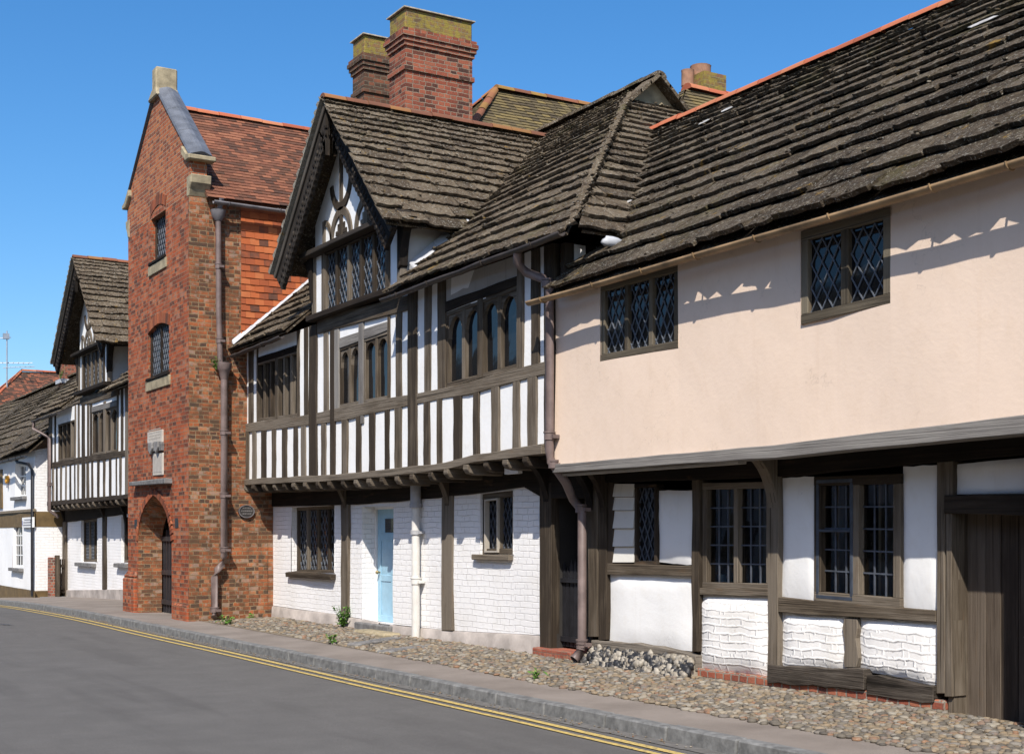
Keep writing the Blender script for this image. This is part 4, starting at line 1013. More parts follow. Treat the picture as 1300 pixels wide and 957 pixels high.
# rainwater pipe from the near gutter, swept behind the pink roof and down to the cobbles
a = ax(657, 318, 7.95); b = ax(657, 334, 7.98); c = ax(668, 346, 8.1); d = ax(697, 356, 8.2); e = ax(702, 372, 8.22)
dx = 8.22; y_ = yu(697.5, dx)
pipe(TH, [a, b, c, ax(690, 354, 8.18), (dx, y_, ax(697, 366, dx).z), (dx, y_, ax(697, 572, dx).z), (dx+.02, y_, ax(697, 585, dx).z), (8.38, y_-.1, 2.2), (8.58, yu(735, 8.62)+.06, 2.02), (8.62, yu(739, 8.62), 1.88), (8.62, yu(739, 8.62), .38), (8.60, yu(739, 8.62), .30)], .052, IRON,
     (4.45, 2.72, 2.40, .36, 1.9))
m = MB(); p0 = Vector((8.61, yu(739, 8.62), .36)); m.tube([p0, p0+Vector((-.01, .0, -.09)), p0+Vector((-.10, -.0, -.17))], [.07, .06, .055], 12, cap=False); m.build('pipe_shoe', IRON, TH)
# ground floor
wt = lin((343, 642), (440, 640), (530, 634), (600, 626), (688, 614)); wb = lin((342, 767.5), (430, 780), (500, 792), (573, 800), (690, 806))
A_ = (370.5, 424.7, lin((370, 644), (425, 641)), 727); D_ = (460, 499.8, 643, lin((460, 789), (500, 793))); B_ = (610, 651.5, lin((610, 627), (652, 622)), 703.5)
sv2 = lambda u: vz(u, 2.51, LX)
beam('wall_plate', TH, LX, 334, 746, sv2, lambda u: wt(u)+1 if u < 688 else 633, TIMBERD, proud=.03)
m = MB(); holed(m, LX, .14, 334, 436, wt, wb, [A_]); holed(m, LX, .27, 443, 564, wt, wb, [D_]); holed(m, LX, .1, 575, 689, wt, wb, [B_]); m.build('lower_wall', WBRICK, TH)
for a, b, v_ in ((435, 444, 781), (563, 576.5, 800), (688, 702.5, 826)): post('post', TH, LX, a, b, wt, v_, proud=.03, wob=.01)
m = MB()
for i in range(24):
    ya = 23.1-(23.1-yu(688.5, LX))*i/24; yb = 23.1-(23.1-yu(688.5, LX))*(i+1)/24; ua, ub = u_at(ya, LX), u_at(yb, LX)
    if 477 < (ua+ub)/2 < 497:
        if m.v: m.build('plinth', PLINTHG, TH); m = MB()
        continue
    za, zb = ax(ua, wb(ua), LX).z, ax(ub, wb(ub), LX).z
    m.add([(LX-.045, ya, .02), (LX-.045, yb, .02), (LX-.03, yb, zb-.02), (LX-.03, ya, za-.02), (LX+.02, yb, zb+.0), (LX+.02, ya, za+.0)], [(0,1,2,3), (3,2,4,5)], .5, True)
m.build('plinth', PLINTHG, TH)
deep_window(TH, LX, .10, A_, 4, lat='diamond', fw=.055, mw=.07, rec=.05, mat=TIMBERD if False else TIMBER, sill=None, pw=.13, ph=.22)
m = MB(); s0, s1 = yu(370, LX), yu(424.5, LX); z_ = ax(395, 727, LX).z; m.hexa([(LX-.09, s0+.05, z_-.09), (LX-.09, s1-.05, z_-.09), (LX+.12, s1-.05, z_-.08), (LX+.12, s0+.05, z_-.08), (LX-.10, s0+.05, z_-.01), (LX-.10, s1-.05, z_-.01), (LX+.12, s1-.05, z_+.02), (LX+.12, s0+.05, z_+.02)], g='y'); m.build('window_sill', TIMBER, TH, bevel=.01)
wB, _ = deep_window(TH, LX, .04, B_, 2, lat='diamond', fw=.075, mw=.07, rec=.05, pw=.1, ph=.2, lead=CAMED)
B2 = Bil(617, 634, lin((617, 634), (634, 632)), 701, LX+.03); m = MB()
for q in (B2.quad(0, B2.W, 0, .022), B2.quad(0, B2.W, B2.H-.022, B2.H), B2.quad(0, .022, .0225, B2.H-.0225), B2.quad(B2.W-.022, B2.W, .0225, B2.H-.0225)): m.ext(q, LX+.0, LX+.07)
m.build('casement', m_simple('cream_casement', (.42,.38,.32), .5, .1), wB)
m = MB(); s0, s1 = yu(603, LX), yu(651, LX); z_ = ax(627, 703.5, LX).z; m.box((LX-.06, s1, z_-.075), (LX+.05, s0, z_-.003), g='y'); m.build('window_sill', TIMBER, TH, bevel=.01)
# blue door
dX = LX+.25; dyl, dyr = yu(460, LX)-.03, yu(499.8, LX)+.02; zb_, ztp = .27, ax(480, 644, LX).z-.02
m = MB(); m.box((dX, dyr, zb_), (dX+.045, dyl, ztp))
dh = ztp-zb_; dw = dyl-dyr
def pan(a, b, z0, z1): m.box((dX-.012, dyl-a*dw, zb_+z0*dh), (dX+.002, dyl-b*dw, zb_+z1*dh))
for a, b, z0, z1 in ((.02,.13,0,1), (.87,.98,0,1), (.13,.87,0,.06), (.13,.87,.36,.42), (.13,.87,.72,.79), (.13,.87,.92,1.0), (.46,.54,.06,.36), (.46,.54,.42,.72), (.13,.25,.79,.92), (.75,.87,.79,.92)): pan(a, b, z0, z1)
bd = m.build('door', BLUEDOOR, TH, bevel=.006)
m = MB(); m.box((dX-.004, dyl-.74*dw, zb_+.795*dh), (dX-.001, dyl-.26*dw, zb_+.915*dh)); m.build('pane', GLASS, bd)
m = MB(); m.blob((dX-.06, dyl-.1*dw, zb_+.44*dh), .03, .03, .03, jit=0, seg=10, ring=6); m.tube([(dX-.05, dyl-.1*dw, zb_+.44*dh), (dX-.005, dyl-.1*dw, zb_+.44*dh)], .012, 8); m.build('handle', BRASS, bd)
m = MB(); m.box((dX-.05, dyr-.0, ztp), (dX+.06, dyl+.02, ztp+.08)); m.box((dX-.03, dyl, zb_), (dX+.06, dyl+.03, ztp)); m.build('door_frame', WHITEP, TH)
m = MB(); m.box((LX-.12, dyr-.05, .10), (dX+.05, dyl+.08, .265)); m.build('threshold', STONEG, TH, bevel=.015)
# cream rainwater pipe with hopper socket
px = 8.70; py = yu(527.8, px); zt2 = 2.45
pipe(TH, [(px, py, zt2), (px, py, 1.9), (px, py, .5), (px, py, .1)], .06, IRONW, (.95,))
m = MB(); m.tube([(px, py, 2.05), (px, py, 2.42)], .078, 14); m.tube([(px, py, 1.62), (px, py, 1.68)], .08, 12); m.tube([(px, py, 2.0), (px, py, 2.06)], .09, 12); m.box((px, py-.11, 1.63), (LX, py+.11, 1.665)); m.build('socket', m_simple('galvanised_socket', (.34,.34,.35), .5, .2, 6), TH)
# gated passage
gy0, gy1 = yu(702.5, LX), yu(745, LX)
m = MB()
n = 9
for i in range(n):
    y = gy0-.03-(gy0-gy1-.06)*i/(n-1); hgt = 1.28+R.uniform(-.05,.05); m.extg([(8.93, y-.032, .27), (8.93, y+.032, .27), (8.93, y+.032, hgt-.1), (8.93, y, hgt), (8.93, y-.032, hgt-.1)], (.02, 0, 0), g='z')
gt = m.build('gate', BLACK, TH); m = MB(); m.box((8.90, gy1, 1.04), (8.929, gy0, 1.09)); m.box((8.9, gy1, .33), (8.929, gy0, .39)); m.build('gate_rail', BLACK, gt)
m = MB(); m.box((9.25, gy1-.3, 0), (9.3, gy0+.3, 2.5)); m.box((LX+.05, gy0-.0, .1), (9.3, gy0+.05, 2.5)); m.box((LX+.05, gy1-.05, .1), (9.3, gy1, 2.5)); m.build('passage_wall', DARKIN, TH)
m = MB(); m.box((LX-.12, yu(735, LX), .09), (9.1, yu(686, LX), .245)); m.build('doorstep', m_brick('red_step_brick', [(0,(.27,.075,.05)), (.5,(.35,.10,.06)), (1,(.38,.15,.09))], (.24,.16,.12), w=.11, h=.2, ms=.006, wamt=.25), TH, bevel=.012)
for u in (440, 570): bracket_perp('bracket', TH, yu(u, LX), LX-.02, JX+.1, 1.85, 2.49, .13, TIMBER)
bracket_perp('bracket', TH, yu(340, LX)+.0, LX-.02, JX+.1, 1.7, 2.49, .14, TIMBERD); bracket_perp('bracket', TH, yu(696, LX), LX-.02, JX+.1, 1.85, 2.49, .12, TIMBERD)
# chimneys: two brick stacks behind the gable
def chimney(parent, x0, x1, y0, y1, zb, ztop, mat, cap):
    H = ztop; m = MB(); m.box((x0, y0, zb), (x1, y1, H-.62))
    def ring(e, a, b): m.box((x0-e, y0-e, H+a), (x1+e, y1+e, H+b))
    ring(.03, -1.02, -.94); ring(.03, -.62, -.545); ring(.055, -.545, -.47); ring(.08, -.47, -.40); ring(.06, -.40, -.34)
    ch = m.build('chimney', mat, parent)
    k = MB(); k.box((x0-.0, y0-.0, H-.34), (x1+.0, y1+.0, H)); k.build('cap', cap, ch, bevel=.02)
    k = MB(); k.extg([(x0-.04, y0-.04, H), (x1+.04, y0-.04, H), (x1+.04, y1+.04, H), (x0-.04, y1+.04, H)], (0,0,.02)); k.build('flaunching', MORTAR, ch)
    return ch
def m_lich():
    t = NT('lichened_brick'); uv = t.uv(); o = t.obj()
    b = t.node('ShaderNodeTexBrick', {'Vector': uv, 'Color1': (.10,.07,.04,1), 'Color2': (.22,.11,.06,1), 'Mortar': (.2,.17,.1,1), 'Scale': 1.0, 'Mortar Size': .007, 'Brick Width': .225, 'Row Height': .075}, offset=.5)
    n = t.noise(o, 9, 5, .7); col = t.mix(t.ramp(n, [(.41, 0.0), (.56, .92)]), b.outputs['Color'], t.mix(t.noise(o, 40, 3), (.15,.12,.03), (.33,.26,.05)))
    return t.fin(col, .9, t.bump(t.math('SUBTRACT', n, b.outputs['Fac']), .6, .012), .2)
LICHB = m_lich()
chimney(TH, 9.97, 11.24, 20.02, 20.62, 6.3, 10.33, CHIMBRICK, LICHB); chimney(TH, 10.14, 11.15, 22.0, 22.5, 6.5, 10.55, CHIMDARK, LICHB)

# ------------------------------------------------------------------ BRICK TOWER
TW = thing('brick_tower', 'tall narrow red brick porch tower with steep gable, pointed arch doorway and stone finial', 'tower', (7.25, 24.9, 0))
TX, T0, T1 = 7.25, 22.97, 26.86; TC = (T0+T1)/2
uT0, uT1 = u_at(T0, TX), u_at(T1, TX)
h1 = (188.3, 214.9, lin((188.3, 414), (214.9, 405)), lin((188.3, 483), (214.9, 471.5))); h2 = (191.6, 210.6, lin((191.6, 264), (210.6, 254.5)), lin((191.6, 335), (210.6, 324.5)))
aw, ab, azs, aza, adep = 1.09, .95, 1.50, 2.36, .42
uA0, uA1 = u_at(TC+.13+aw, TX), u_at(TC+.13-aw, TX); AC = TC+.13
h3 = (uA0, uA1, lambda u: vz(u, aza+.02, TX), lambda u: vz(u, 0.0, TX))
m = MB(); holed(m, TX, .2, uT1, uT0, lambda u: vz(u, 7.55, TX), lambda u: vz(u, -.1, TX), [h1, h2, h3], wob=.3, cell=.25)
def arch_pts(w, zs, za, n=14):
    h = za-zs; P = ((0,0),(.02,.12),(.07,.28),(.16,.45),(.28,.60),(.43,.73),(.60,.84),(.78,.92),(1,1))
    return [(w*(1-a), zs+h*b) for a, b in P]       # half profile from springing to apex, y offset from the centre
fa = arch_pts(aw, azs, aza)
for sg in (1, -1):
    poly = [(AC+sg*aw, azs)]+[(AC+sg*y, z) for y, z in fa[1:]]+[(AC, aza+.022), (AC+sg*aw, aza+.022)]
    m.ext(poly, TX-.002, TX+.2, r=.5)
m.build('front_wall', BRICK, TW)
# gable parapet
m = MB(); m.ext([(T0, 7.55), (T0-.07, 7.75), (T0-.07, 8.22), (TC, 9.84), (T1+.07, 8.22), (T1+.07, 7.75), (T1, 7.55)], TX+.001, TX+.30, r=.5)
m.build('gable_parapet', BRICKNEW, TW)
# deep splayed reveal
m = MB(); ba = arch_pts(ab, azs-.02, aza-.14)
full = lambda P: [(AC+P[0][0], -.05)]+[(AC+y, z) for y, z in P]+[(AC-y, z) for y, z in P[::-1]]+[(AC-P[0][0], -.05)]
f_, b_ = full(fa), full(ba); n = len(f_)
for i in range(n-1): m.add([(TX-.002, *f_[i]), (TX-.002, *f_[i+1]), (TX+adep, *b_[i+1]), (TX+adep, *b_[i])], [(0,1,2,3)], .5)
m.build('arch_reveal', BRICKSIDE, TW, recalc=False)
# ring of rubbed bricks round the arch, and around the two windows
m = MB()
def voussoirs(P, thick, depth, x):
    for a, b in zip(P, P[1:]):
        d = Vector((b[0]-a[0], b[1]-a[1])); L = d.length; k = max(1, round(L/.072)); d.normalize(); nn = Vector((-d.y, d.x))
        for i in range(k):
            p = Vector(a)+d*(L*i/k+.003); q = Vector(a)+d*(L*(i+1)/k-.004); t = thick*R.uniform(.94, 1.03); xx = x+R.uniform(-.006, .004)
            m.ext([tuple(p), tuple(q), tuple(q+nn*t), tuple(p+nn*t)], xx, x+depth)
L_ = [(AC+y, z) for y, z in fa]; R_ = [(AC-y, z) for y, z in fa]
voussoirs(R_, .13, .12, TX-.026)
voussoirs(L_[::-1], .13, .12, TX-.026)
RUB = m_tile('rubbed_brick', [(.05,(.08,.04,.028)), (.3,(.17,.055,.03)), (.7,(.28,.078,.034)), (.95,(.32,.12,.055))], .4)
m.build('arch_ring', RUB, TW, bevel=.004)
for h in (h1, h2):
    m = MB()
    a, b = yz(h[0], fn(h[2])(h[0]), TX), yz(h[1], fn(h[2])(h[1]), TX); zz = (a[1]+b[1])/2-.13
    arc = [(b[0]+(a[0]-b[0])*i/6, zz+.11*math.sin(math.pi*i/6)) for i in range(7)]
    voussoirs(arc, .20, .1, TX-.014)
    for sd in (0, 1):
        e = b if sd == 0 else a; half = arc[:4] if sd == 0 else arc[:2:-1]
    m.ext([(b[0]-.01, zz-.005)]+[(y, z+.002) for y, z in arc[1:-1]]+[(a[0]+.01, zz-.005), (a[0]+.01, zz+.14), (b[0]-.01, zz+.14)], TX+.015, TX+.19, r=.3)
    m.build('window_arch', RUB, TW, bevel=.004)
m = MB(); m.box((TX-.06, T1-.62, -.1), (TX+.2, T1+.20, .78)); m.hexa([(TX-.06, T1-.62, .78), (TX-.06, T1+.20, .78), (TX+.2, T1+.20, .78), (TX+.2, T1-.62, .78), (TX-.005, T1-.62, .92), (TX-.005, T1+.03, .92), (TX+.2, T1+.03, .92), (TX+.2, T1-.62, .92)])
m.build('buttress', BRICK, TW, bevel=.03)
m = MB(); m.box((TX-.03, T0+.004, -.1), (TX+.15, T0+.83, .40)); m.build('buttress', BRICK, TW, bevel=.03)
# side wall towards the camera, rear wall
m = MB(); nx, nz = 8, 26; vs = []; x1 = 8.70
for i in range(nx+1):
    for j in range(nz+1):
        x, z = TX+(x1-TX)*i/nx, -.1+7.62*j/nz; vs.append((x-(.0), T0+und(x*1.7, z)*.9*min(1, i), z))
m.add(vs, [(i*(nz+1)+j, (i+1)*(nz+1)+j, (i+1)*(nz+1)+j+1, i*(nz+1)+j+1) for i in range(nx) for j in range(nz)], .5, True)
m.add([(x1, T0, -.1), (8.95, T0, -.1), (8.95, T0, 5.2), (x1, T0, 5.2)], [(0,1,2,3)], .5)
m.build('side_wall', BRICKSIDE, TW, recalc=False)
m = MB(); m.box((TX+.2, T1-.1, -.2), (13, T1, 7.5)); m.box((8.72, T0+.01, 2), (13, T0+.1, 7.5)); m.box((12.9, T0, -.2), (13, T1, 9.5)) ; m.build('rear_wall', BRICKSIDE, TW)
# hung tiles
m = MB(); tile_plane(m, (8.18, T0-.02, 5.12), (1,0,0), (0,0,1), 2.33, .118, .17, lambda s: 0, lambda s: 3.5, th=.016, jit_=.006); m.build('hung_tiles', HUNG, TW)
# roof
slt = 2.15*math.sqrt(2); c4 = math.sqrt(.5)
m = MB(); tile_plane(m, (7.52, T0-.20, 7.47), (1,0,0), (0, c4, c4), slt+.02, .098, .165, lambda s: 0.0, lambda s: 6.5, th=.014, ph=.5, sag=.014)
deck(m, (7.52, T0-.20, 7.47), (1,0,0), (0, c4, c4), [(0, .03), (6.5, .03), (6.5, slt), (0, slt)]); deck(m, (7.52, T1+.20, 7.47), (1,0,0), (0, -c4, c4), [(0, .03), (6.5, .03), (6.5, slt), (0, slt)])
trf2 = m.build('roof', TILE, TW)
m = MB(); ridge_tiles(m, (7.56, TC, 9.60), (14, TC, 9.60), .12, .42); m.build('ridge', RIDGE, trf2)
m = MB(); m.extg([(7.545, T0-.05, 8.05), (7.66, T0-.05, 7.68), (7.60, T0+.3, 8.1)], (0,.02,.03)); m.build('flashing', LEADW, trf2)
# coping, finial and kneelers
m = MB()
for sg in (1, -1):
    a = Vector((0, TC-sg*(TC-T0+.16), 8.16)); b = Vector((0, TC-sg*.12, 9.84)); d = (b-a).normalized(); up = Vector((0, -sg*d.z, abs(d.y))); L = (b-a).length; k = 3
    for i in range(k):
        p = a+d*(L*i/k+.004); q = a+d*(L*(i+1)/k-.004)
        m.hexa([(TX-.05, *p[1:]), (TX+.38, *p[1:]), (TX+.38, *q[1:]), (TX-.05, *q[1:])]+[(TX-.03, *(p+up*.05)[1:]), (TX+.36, *(p+up*.05)[1:]), (TX+.36, *(q+up*.05)[1:]), (TX-.03, *(q+up*.05)[1:])])
        m.hexa([(TX-.03, *(p+up*.05)[1:]), (TX+.36, *(p+up*.05)[1:]), (TX+.36, *(q+up*.05)[1:]), (TX-.03, *(q+up*.05)[1:])]+[(TX+.13, *(p+up*.11)[1:]), (TX+.20, *(p+up*.11)[1:]), (TX+.20, *(q+up*.11)[1:]), (TX+.13, *(q+up*.11)[1:])])
m.build('coping', LEAD, TW, bevel=.006)
m = MB(); m.box((TX-.05, TC-.13, 9.80), (TX+.36, TC+.13, 10.30)); m.hexa([(TX-.085, TC-.32, 9.72), (TX+.37, TC-.32, 9.72), (TX+.37, TC+.32, 9.72), (TX-.085, TC+.32, 9.72), (TX-.055, TC-.135, 9.92), (TX+.365, TC-.135, 9.92), (TX+.365, TC+.135, 9.92), (TX-.055, TC+.135, 9.92)]); m.build('finial', STONE, TW, bevel=.025)
for sg, y in ((1, T0), (-1, T1)):
    m = MB(); a = lambda d: y-sg*d
    m.ext([(a(-.25), 8.28), (a(.0), 8.10), (a(.22), 8.10), (a(.22), 8.18), (a(.05), 8.22), (a(-.22), 8.42)], TX-.07, TX+.42); m.build('kneeler_cap', STONE, TW, bevel=.015)
    m = MB(); m.ext([(a(-.10), 7.5), (a(.0), 7.5), (a(.06), 7.62), (a(.14), 7.72), (a(.16), 7.86), (a(-.10), 7.86)], TX-.012, TX+.36); m.build('kneeler', STONE, TW, bevel=.015)
# windows with stone sills
for h in (h1, h2):
    deep_window(TW, TX, .05 if h is h1 else .09, h, 2 if h is h1 else 1, lat='diamond', fw=.07, mw=.07, rec=.03, mat=TIMBERD, pw=.11, ph=.2, lead=CAME)
    ya, yb = yu(h[0], TX), yu(h[1], TX); za = (ax(h[0], fn(h[3])(h[0]), TX).z+ax(h[1], fn(h[3])(h[1]), TX).z)/2
    m = MB(); m.box((TX-.03, yb-.08, za-.23), (TX+.15, ya+.10, za-.045)); m.build('stone_sill', STONE, TW, bevel=.008)
    m = MB(); m.box((TX-.05, yb-.03, za-.042), (TX+.18, ya+.03, za+.012), g='y'); m.build('sill', TIMBERD, TW, bevel=.008)
# tablets and ledge over the arch
def slabq(name, u0, u1, vt, vb, out, mat, bev=.006, X=TX):
    vt, vb = fn(vt), fn(vb); q = [yz(u0, vb(u0), X), yz(u1, vb(u1), X), yz(u1, vt(u1), X), yz(u0, vt(u0), X)]
    m = MB(); m.ext(q, X-out, X+.06); return m, q
m, q = slabq('x', 189, 207.7, lin((189, 549), (208, 545)), lin((189, 562.5), (208, 561)), .03, STONEW); tb = m.build('inscribed_tablet', STONEW, TW, bevel=.006)
m = MB()
for k in range(4):
    y0_, y1_ = q[1][0]+.10, q[0][0]-.10; z = q[0][1]+.05+.055*k; y = y0_
    while y < y1_-.05: w = R.uniform(.03, .11); m.box((TX-.033, y, z), (TX-.028, min(y+w, y1_), z+.02)); y += w+.03
m.build('incised_line', m_simple('faint_incision', (.33,.30,.26), .9, .1), tb)
m, q = slabq('x', 191, 208, lin((191, 562.8), (208, 561.2)), lin((191, 574), (208, 572)), .05, STONEG); arms = m.build('carved_shields', STONEG, TW, bevel=.01)
m = MB()
for k in range(2):
    yc = q[0][0]+(q[1][0]-q[0][0])*(.28+.44*k); zc = (q[0][1]+q[2][1])/2
    m.ext([(yc-.13, zc+.10), (yc+.13, zc+.10), (yc+.13, zc-.02), (yc, zc-.13), (yc-.13, zc-.02)], TX-.085, TX-.04)
m.build('shield', m_simple('worn_grey_stone', (.22,.21,.20), .9, .3, 9, .5), arms, bevel=.012)
m, q = slabq('x', 195, 207.8, 574.5, lin((195, 604), (208, 603)), .02, STONEW); tb2 = m.build('tall_tablet', STONEW, TW, bevel=.012)
m = MB(); m.ext([(q[1][0]+.06, q[1][1]+.06), (q[0][0]-.06, q[0][1]+.06), (q[0][0]-.06, q[3][1]-.06), (q[1][0]+.06, q[2][1]-.06)], TX-.024, TX-.018); m.build('sunk_panel', m_simple('shaded_stone', (.40,.37,.33), .9, .15), tb2)
m, q = slabq('x', 172.6, 218.5, lin((172.6, 612), (218.5, 607)), lin((172.6, 617), (218.5, 614)), .14, STONEG); m.build('ledge', STONEG, TW, bevel=.012)
m = MB()
for u, v in ((173, 664), (224.5, 663)): p = ax(u, v, TX); m = MB(); x_ = TX+und(p.y, p.z)*.3; m.ext([(p.y-.1, p.z-.09), (p.y+.09, p.z-.10), (p.y+.10, p.z+.07), (p.y-.06, p.z+.08)], x_-.008, x_+.05); m.build('putlog_hole', BLACK, TW)
# iron-studded gate
m = MB(); gx = TX+adep+.02; n = 11
for i in range(n):
    y = AC-ab+.06+(2*ab-.12)*i/(n-1); hh = azs+(aza-.14-azs)*(1-abs((y-AC)/ab)**1.6); m.box((gx, y-.055, .12), (gx+.03, y+.055, hh-.05), g='z')
tg = m.build('gate', m_simple('black_gate', (.022,.022,.026), .5, .3, 7), TW)
m = MB()
for z in (.28, .85, 1.5): m.box((gx-.03, AC-ab, z), (gx-.002, AC+ab, z+.09))
m.build('gate_rail', m_simple('black_iron', (.03,.03,.034), .45, .3, 7), tg)
m = MB(); m.box((8.6, AC-1.2, 0), (8.7, AC+1.2, 2.6)); m.build('passage_wall', PLASTER, TW)
# gutter and rainwater pipes
gp0, gp1 = ay(271, 249.5, T0-.26), ay(382, 266, T0-.26)
gutter(TW, (gp0.x, T0-.26, 7.41), (13.5, T0-.26, 7.43), IRONG, .055)
P_ = lambda u, v, y=T0-.12: tuple(ay(u, v, y))
pipe(TW, [P_(281.5, 252, T0-.26), P_(281, 257, T0-.24), P_(278, 266), P_(277.5, 275)], .045, IRONG, (), 'downpipe')
m = MB(); a = Vector(P_(277, 281)); m.tube([a, a+Vector((0,0,.09)), a+Vector((0,0,.16)), a+Vector((0,0,.19))], [.055, .12, .13, .14], 10); m.build('hopper', IRONG, TW)
pipe(TW, [P_(277.2, 276), P_(277.8, 400), P_(280, 470)], .05, IRON, (6.3, 5.0))
m = MB(); a = Vector(P_(284.5, 481)); m.tube([a, a+Vector((0,0,.14)), a+Vector((0,0,.17)), a+Vector((0,0,.28))], [.065, .10, .13, .135], 12); m.build('hopper', IRON, TW)
pipe(TW, [P_(284.5, 478), P_(284.5, 706), P_(282, 716), P_(275, 724), P_(272.3, 732), P_(272.3, 776), P_(272, 783, T0-.18)], .06, IRON, (3.4, 2.3, 1.35, .3))

# ------------------------------------------------------------------ FAR TIMBER HOUSE (beyond the tower)
LH_ = thing('timber_framed_house', 'smaller looking black and white gabled house seen beyond the left side of the brick tower', 'house', (8.8, 33, -.1), 'timber framed houses either side of the brick tower')
bt = lin((62, 636.5), (161, 627.5)); bb = lin((62, 642), (161, 633)); rt = lin((65, 587.5), (106, 579.6), (161, 571)); rb = lin((65, 594), (119, 585.5), (161, 579))
top = lambda u: vz(u, 4.98, JX)
W1 = (74, 95.6, lambda u: vz(u, 4.62, JX), rt); W2 = (117.5, 149, lin((117, 522.5), (149, 514)), rt)
m = MB(); holed(m, JX, .1, 62.5, 164.5, top, bt, [W1, W2], wob=.6); m.build('upper_wall', PLASTER, LH_)
beam('bressummer', LH_, JX, 61.5, 164, bt, bb, TIMBERD, proud=.04, back=.2, n=24); beam('rail', LH_, JX, 63, 164, rt, rb, TIMBER, n=24)
for a, b in ((62.5,63.8),(66.8,68.6),(71.6,73.3),(77,78.8),(83.6,85),(89,91),(95,96.4),(98.8,101),(113.2-2.7,113.2),(116.5,118.4),(124,126.3),(131.5,133.6),(139.3,141.6),(147.6,149.2),(152.4,155)):
    post('stud', LH_, JX, a, b, lambda u: rb(u)-.5, lambda u: bt(u)+.5, wob=.01)
for a, b in ((104.8,108.4),(160,164)): post('post', LH_, JX, a, b, top, lambda u: bt(u)+.5, proud=.026)
for a, b in ((62.5,66.5),(69.8,71),(95.7,97),(99.2,101.7),(111.2,113.8),(115,117.4),(149.2,150.6),(154.2,157)): post('stud', LH_, JX, a, b, top, lambda u: rt(u)+.5)
post('stud', LH_, JX, 132, 134.5, lin((132, 510), (134, 509)), lambda u: rt(u)+.5)
beam('plate', LH_, JX, 103, 152, lin((103, 505), (152, 490)), lin((103, 513.5), (119, 512), (152, 501)), proud=.03)
beam('window_head', LH_, JX, 117.5, 149, lin((117, 516.5), (149, 508)), lin((117, 524), (149, 515)), TIMBERG)
window(LH_, JX, *W1, 4, fw=.05, mw=.07, rec=.07, proud=.006); window(LH_, JX, *W2, 4, fw=.05, mw=.09, rec=.06, arch=True, archh=.25, groups=2, proud=.004)
joists(LH_, JX-.035, LX+.3, [yu(u, JX) for u in (65, 70, 75, 80.5, 86.5, 93, 99.5, 106, 113, 120, 127, 134.5, 142, 149.5, 157)], lambda y: yz(u_at(y, JX), bb(u_at(y, JX)), JX)[1]-.004, mat=TIMBER)
m = MB(); m.box((JX+.12, 27, 2.50), (9.4, 39.0, 2.56)); m.build('jetty_floor', SOFFIT, LH_, uv='x')
m = MB(); main_roof(m, 26.95, 39.25, eave=(8.1, 5.03), gable=(34.05, 2.05, 8.42, 1.0), ph=1.9, xr=11.8); lrf = m.build('roof', SLAB, LH_)
m = MB(); ridge_tiles(m, (11.8, 27, 8.26), (11.8, 39.2, 8.26), .13, .4); m.build('ridge', RIDGEL, lrf)
cross_gable(LH_, lrf, 34.05, 2.33, 6.08, 8.45, 7.85, 13.2, .865, (8.1, 5.03), 1.2)
gable_front(LH_, 8.27, 33.85, 34.05, 2.33, 6.08, 8.4, 5.27, 6.22, 35.25, 32.4, 5, lat=True)
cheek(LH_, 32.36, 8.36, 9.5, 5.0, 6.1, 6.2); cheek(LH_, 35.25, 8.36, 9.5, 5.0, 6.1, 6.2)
gutter(LH_, (7.95, 39.35, 4.82), (7.95, 36.2, 4.82), GUTTERD, .055)
a = ax(51.8, 531, 7.95); pipe(LH_, [(7.95, 39.2, 4.78), (7.95, 39.2, 4.6), (8.2, yu(62.5, 8.2), 4.3), (8.2, yu(62.5, 8.2), 2.3), (8.45, yu(62.5, 8.2), 2.12)], .05, IRON, (3.0,))
wt = lin((85, 662), (163, 651)); wb = lin((80, 748.5), (163, 748.5)); wA = (103, 123.6, lin((103, 660), (124, 657)), 713); wB = (154, 168, 656, 714)
m = MB(); holed(m, LX, .12, 83, 168, wt, wb, [wA, wB]); m.build('lower_wall', WBRICK, LH_)
m = MB(); m.hexa([(LX-.04, 26.9, -.3), (LX+.05, 26.9, -.3), (LX+.05, 39, -.6), (LX-.04, 39, -.6), (LX-.03, 26.9, .52), (LX+.05, 26.9, .54), (LX+.05, 39, .09), (LX-.03, 39, .07)]); m.build('plinth', PLINTHG, LH_)
post('post', LH_, LX, 131.3, 135.6, wt, 748, proud=.03); post('post', LH_, LX, 80, 85.5, wt, 760, proud=.05, wob=.02)
beam('wall_plate', LH_, LX, 72, 168, lambda u: vz(u, 2.51, LX), lambda u: wt(u)+1, TIMBERD, proud=.03)
deep_window(LH_, LX, .08, wA, 3, fw=.07, mw=.08, lat='diamond', rec=.05, sill=None); deep_window(LH_, LX, .08, wB, 2, fw=.07, mw=.08, rec=.05)
for u0, u1, v in ((100, 122, 713.5), (150, 165, 714.5)):
    z = ax(u0, v, LX).z; m = MB(); m.box((LX-.12, yu(u1, LX), z-.10), (LX+.05, yu(u0, LX), z)); m.build('window_sill', STONEG, LH_, bevel=.01)
for u in (133.5, 83, 160): bracket_perp('bracket', LH_, yu(u, LX), LX-.02, JX+.1, 1.75, 2.49, .14, TIMBERD)
m = MB(); m.box((9.3, 27, -.3), (9.4, 39, 2.5)); m.box((8.4, 38.95, 2.5), (12, 39.0, 5)); m.build('inner_wall', DARKIN, LH_)

